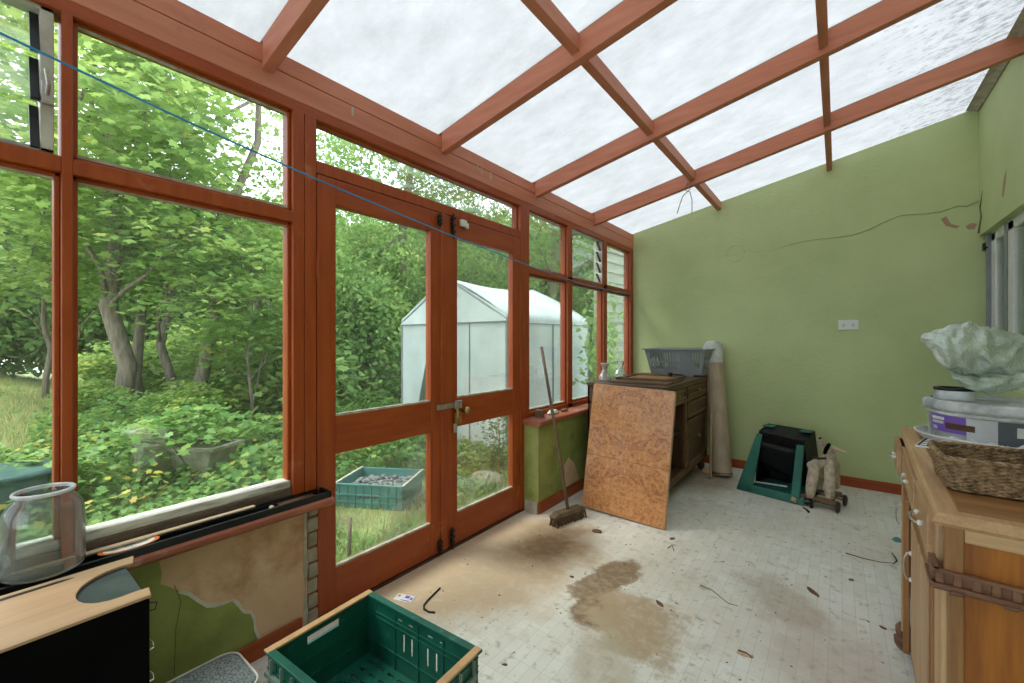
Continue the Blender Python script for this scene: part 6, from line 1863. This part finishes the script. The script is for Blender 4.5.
m = MB(); m.box(CLX - 0.006, CLX + 0.014, -0.01, CLY + 0.01, CH, CH + 0.006); m.box(-0.014, 0.006, -0.01, CLY + 0.01, CH, CH + 0.006); m.build('worn_rim', 'bead', t, world=False)
m = MB(); m.box(0.0, CLX, 0, CLY, 0.0, 0.012); m.build('base', 'crate_teal', t, world=False)
m = MB()
rq = random.Random(9)
for k in range(150):
    x = rq.uniform(0.03, CLX - 0.03); y = rq.uniform(0.03, CLY - 0.03); s_ = rq.uniform(0.012, 0.03)
    m.lathe([(0.0, -0.6 * s_), (0.8 * s_, -0.3 * s_), (s_, 0.1 * s_), (0.6 * s_, 0.5 * s_), (0.0, 0.6 * s_)], (x, y, 0.165 + rq.uniform(-0.01, 0.02)), 7, sx=1.2)
m.box(0.01, CLX - 0.01, 0.01, CLY - 0.01, 0.012, 0.16)
o = m.build('grit_filling', 'pebble', None)
o.location = Vector((0, 0, 0)); 
o.data.transform(Matrix.Translation(WM[o.name].translation)); o.matrix_world = WM[t.name] ; tag(o, 'grey grit and stones filling the weathered outdoor crate', 'grit', kind='stuff')
m = MB(); m.box(0.30, 0.50, CLY - 0.016, CLY - 0.008, 0.13, 0.17); m.build('label', 'label_grey', t, world=False)
# stick poking up outside
m = MB(); pb = onZ(349, 560, -0.14); m.tube([(pb.x, pb.y, -0.18), (pb.x + 0.01, pb.y, 0.05), (pb.x, pb.y + 0.01, 0.14)], 0.012, 7); tag(m.build('wooden_stake', 'bark', smooth=True), 'short dark wooden stake standing in the grass by the outdoor crate', 'stake')

# ------------------------------------------------------------------ tent
FL = CAM + ray(402.5, 340) * 6.5; FR = CAM + ray(507, 340) * 5.1; RR = CAM + ray(588, 340) * 6.55
FL.z = FR.z = RR.z = 0
RL = FL + (RR - FR)
gz = -0.20
EZ, PZ = 1.585, 2.17
t = thing('storage_tent', 'white gable roofed storage tent standing in the garden beyond the double doors', 'tent', (FR.x, FR.y, gz))
Mf = FL.lerp(FR, 0.5); Mr = RL.lerp(RR, 0.5)
Z = lambda p, z: Vector((p.x, p.y, z))
def sheet(name, faces, solid=0.008, mt_='tent'):
    m = MB(); 
    for f in faces: m.add(f, [tuple(range(len(f)))])
    return m.build(name, mt_, t, solid=solid)
# front wall with a slit door: two flaps
fu = (FR - FL)
def F(u_, z, o_=0.0):
    n_ = Vector((fu.y, -fu.x, 0)).normalized()
    return Z(FL + fu * u_, z) + n_ * o_
sheet('front_panel', [[F(0, gz), F(0.14, gz), F(0.20, 0.5), F(0.335, 1.46), F(0.335, EZ), F(0, EZ)], [F(0.60, gz), F(1, gz), F(1, EZ), F(0.335, EZ), F(0.335, 1.46), F(0.50, 0.5)]])
sheet('gable_front', [[F(-0.005, EZ - 0.03, 0.015), F(1.005, EZ - 0.03, 0.015), F(1, EZ + 0.05, 0.01), Z(Mf, PZ), F(0, EZ + 0.05, 0.01)]])
sheet('side_panel', [[Z(FR, gz), Z(RR, gz), Z(RR, EZ), Z(FR, EZ)]])
sheet('side_panel', [[Z(FL, gz), Z(RL, gz), Z(RL, EZ), Z(FL, EZ)]])
sheet('back_panel', [[Z(RL, gz), Z(RR, gz), Z(RR, EZ), Z(Mr, PZ), Z(RL, EZ)]])
def roofside(a0, a1):
    # slightly sagging cloth between the ridge and the eave
    m = MB(); n1, n2 = 8, 7; V = []
    for i in range(n1 + 1):
        e = a0.lerp(a1, i / n1); r_ = Mf.lerp(Mr, i / n1)
        sag = 0.05 * math.sin(PI * i / n1)
        for j in range(n2 + 1):
            f = j / n2
            p = Z(r_, PZ - sag * 1.2).lerp(Z(e, EZ + 0.04), f)
            p.z += 0.06 * math.sin(PI * f) * 0.6 - sag * f * 0.3
            V.append(p)
        p = Z(e, EZ - 0.05); V.append(p)
    m.add(V, [(i * (n2 + 2) + j, (i + 1) * (n2 + 2) + j, (i + 1) * (n2 + 2) + j + 1, i * (n2 + 2) + j + 1) for i in range(n1) for j in range(n2 + 1)])
    return m.build('roof_panel', 'tent', t, smooth=True, solid=0.008)
roofside(FR, RR); roofside(FL, RL)
m = MB()
inn = 0.03
for p in (FL, FR, RL, RR): m.tube([Z(p, gz), Z(p, EZ)], 0.02, 8)
m.tube([Z(FL, EZ), Z(Mf, PZ), Z(FR, EZ)], 0.02, 8); m.tube([Z(RL, EZ), Z(Mr, PZ), Z(RR, EZ)], 0.02, 8)
m.build('frame', 'grey_frame', t)
m = MB()
for u_ in (0.70,): m.tube([F(u_, gz, 0.012), F(u_, EZ - 0.03, 0.012)], 0.008, 6)
m.tube([F(0.0, EZ - 0.035, 0.022), F(1.0, EZ - 0.035, 0.022)], 0.008, 6)
ms = FR.lerp(RR, 0.5); sn = (RR - FR).normalized(); sn = Vector((sn.y, -sn.x, 0))
m.tube([Z(ms + sn * 0.012, gz), Z(ms + sn * 0.012, EZ - 0.05)], 0.012, 6)
m.tube([Z(FR + sn * 0.015, EZ - 0.05), Z(RR + sn * 0.015, EZ - 0.05)], 0.008, 6)
m.build('seams', 'grey_frame', t)
m = MB(); pp_ = F(0.33, gz, -0.5); m.tube([pp_, Z(pp_, 1.5)], 0.016, 8); m.tube([Z(pp_, 0.75) + fu * -0.12, Z(pp_, 0.75) + fu * 0.12], 0.012, 6)
m.build('inner_pole', 'crate_teal', t)

# ------------------------------------------------------------------ fence beyond the far panes
t = thing('slatted_fence', 'tall overlapping pale board fence behind the climbing plant beyond the far panes', 'fence', (-0.9, 7.8, -0.2))
fa = Vector((-1.02, 6.05, 0)); fb = Vector((-0.72, 9.6, 0))
fd = (fb - fa).normalized(); fn_ = Vector((fd.y, -fd.x, 0))
m = MB()
for k in range(19):
    z = -0.15 + k * 0.16
    b0_, b1_ = fa + fn_ * 0.0, fb
    m.hexa([Z(fa, z) + fn_ * 0.045, Z(fb, z) + fn_ * 0.045, Z(fb, z) + fn_ * 0.018, Z(fa, z) + fn_ * 0.018], [Z(fa, z + 0.175) + fn_ * 0.012, Z(fb, z + 0.175) + fn_ * 0.012, Z(fb, z + 0.175), Z(fa, z + 0.175)])
m.build('boards', 'fence', t)
for f in (0.0, 0.33, 0.66, 1.0):
    p = fa.lerp(fb, f); m = MB(); m.box(p.x - 0.07, p.x - 0.004, p.y - 0.03, p.y + 0.03, -0.2, 2.9); m.build('fence_post', 'fence', t)
# return wall of the house beyond the corner, green plaster outside the last panes
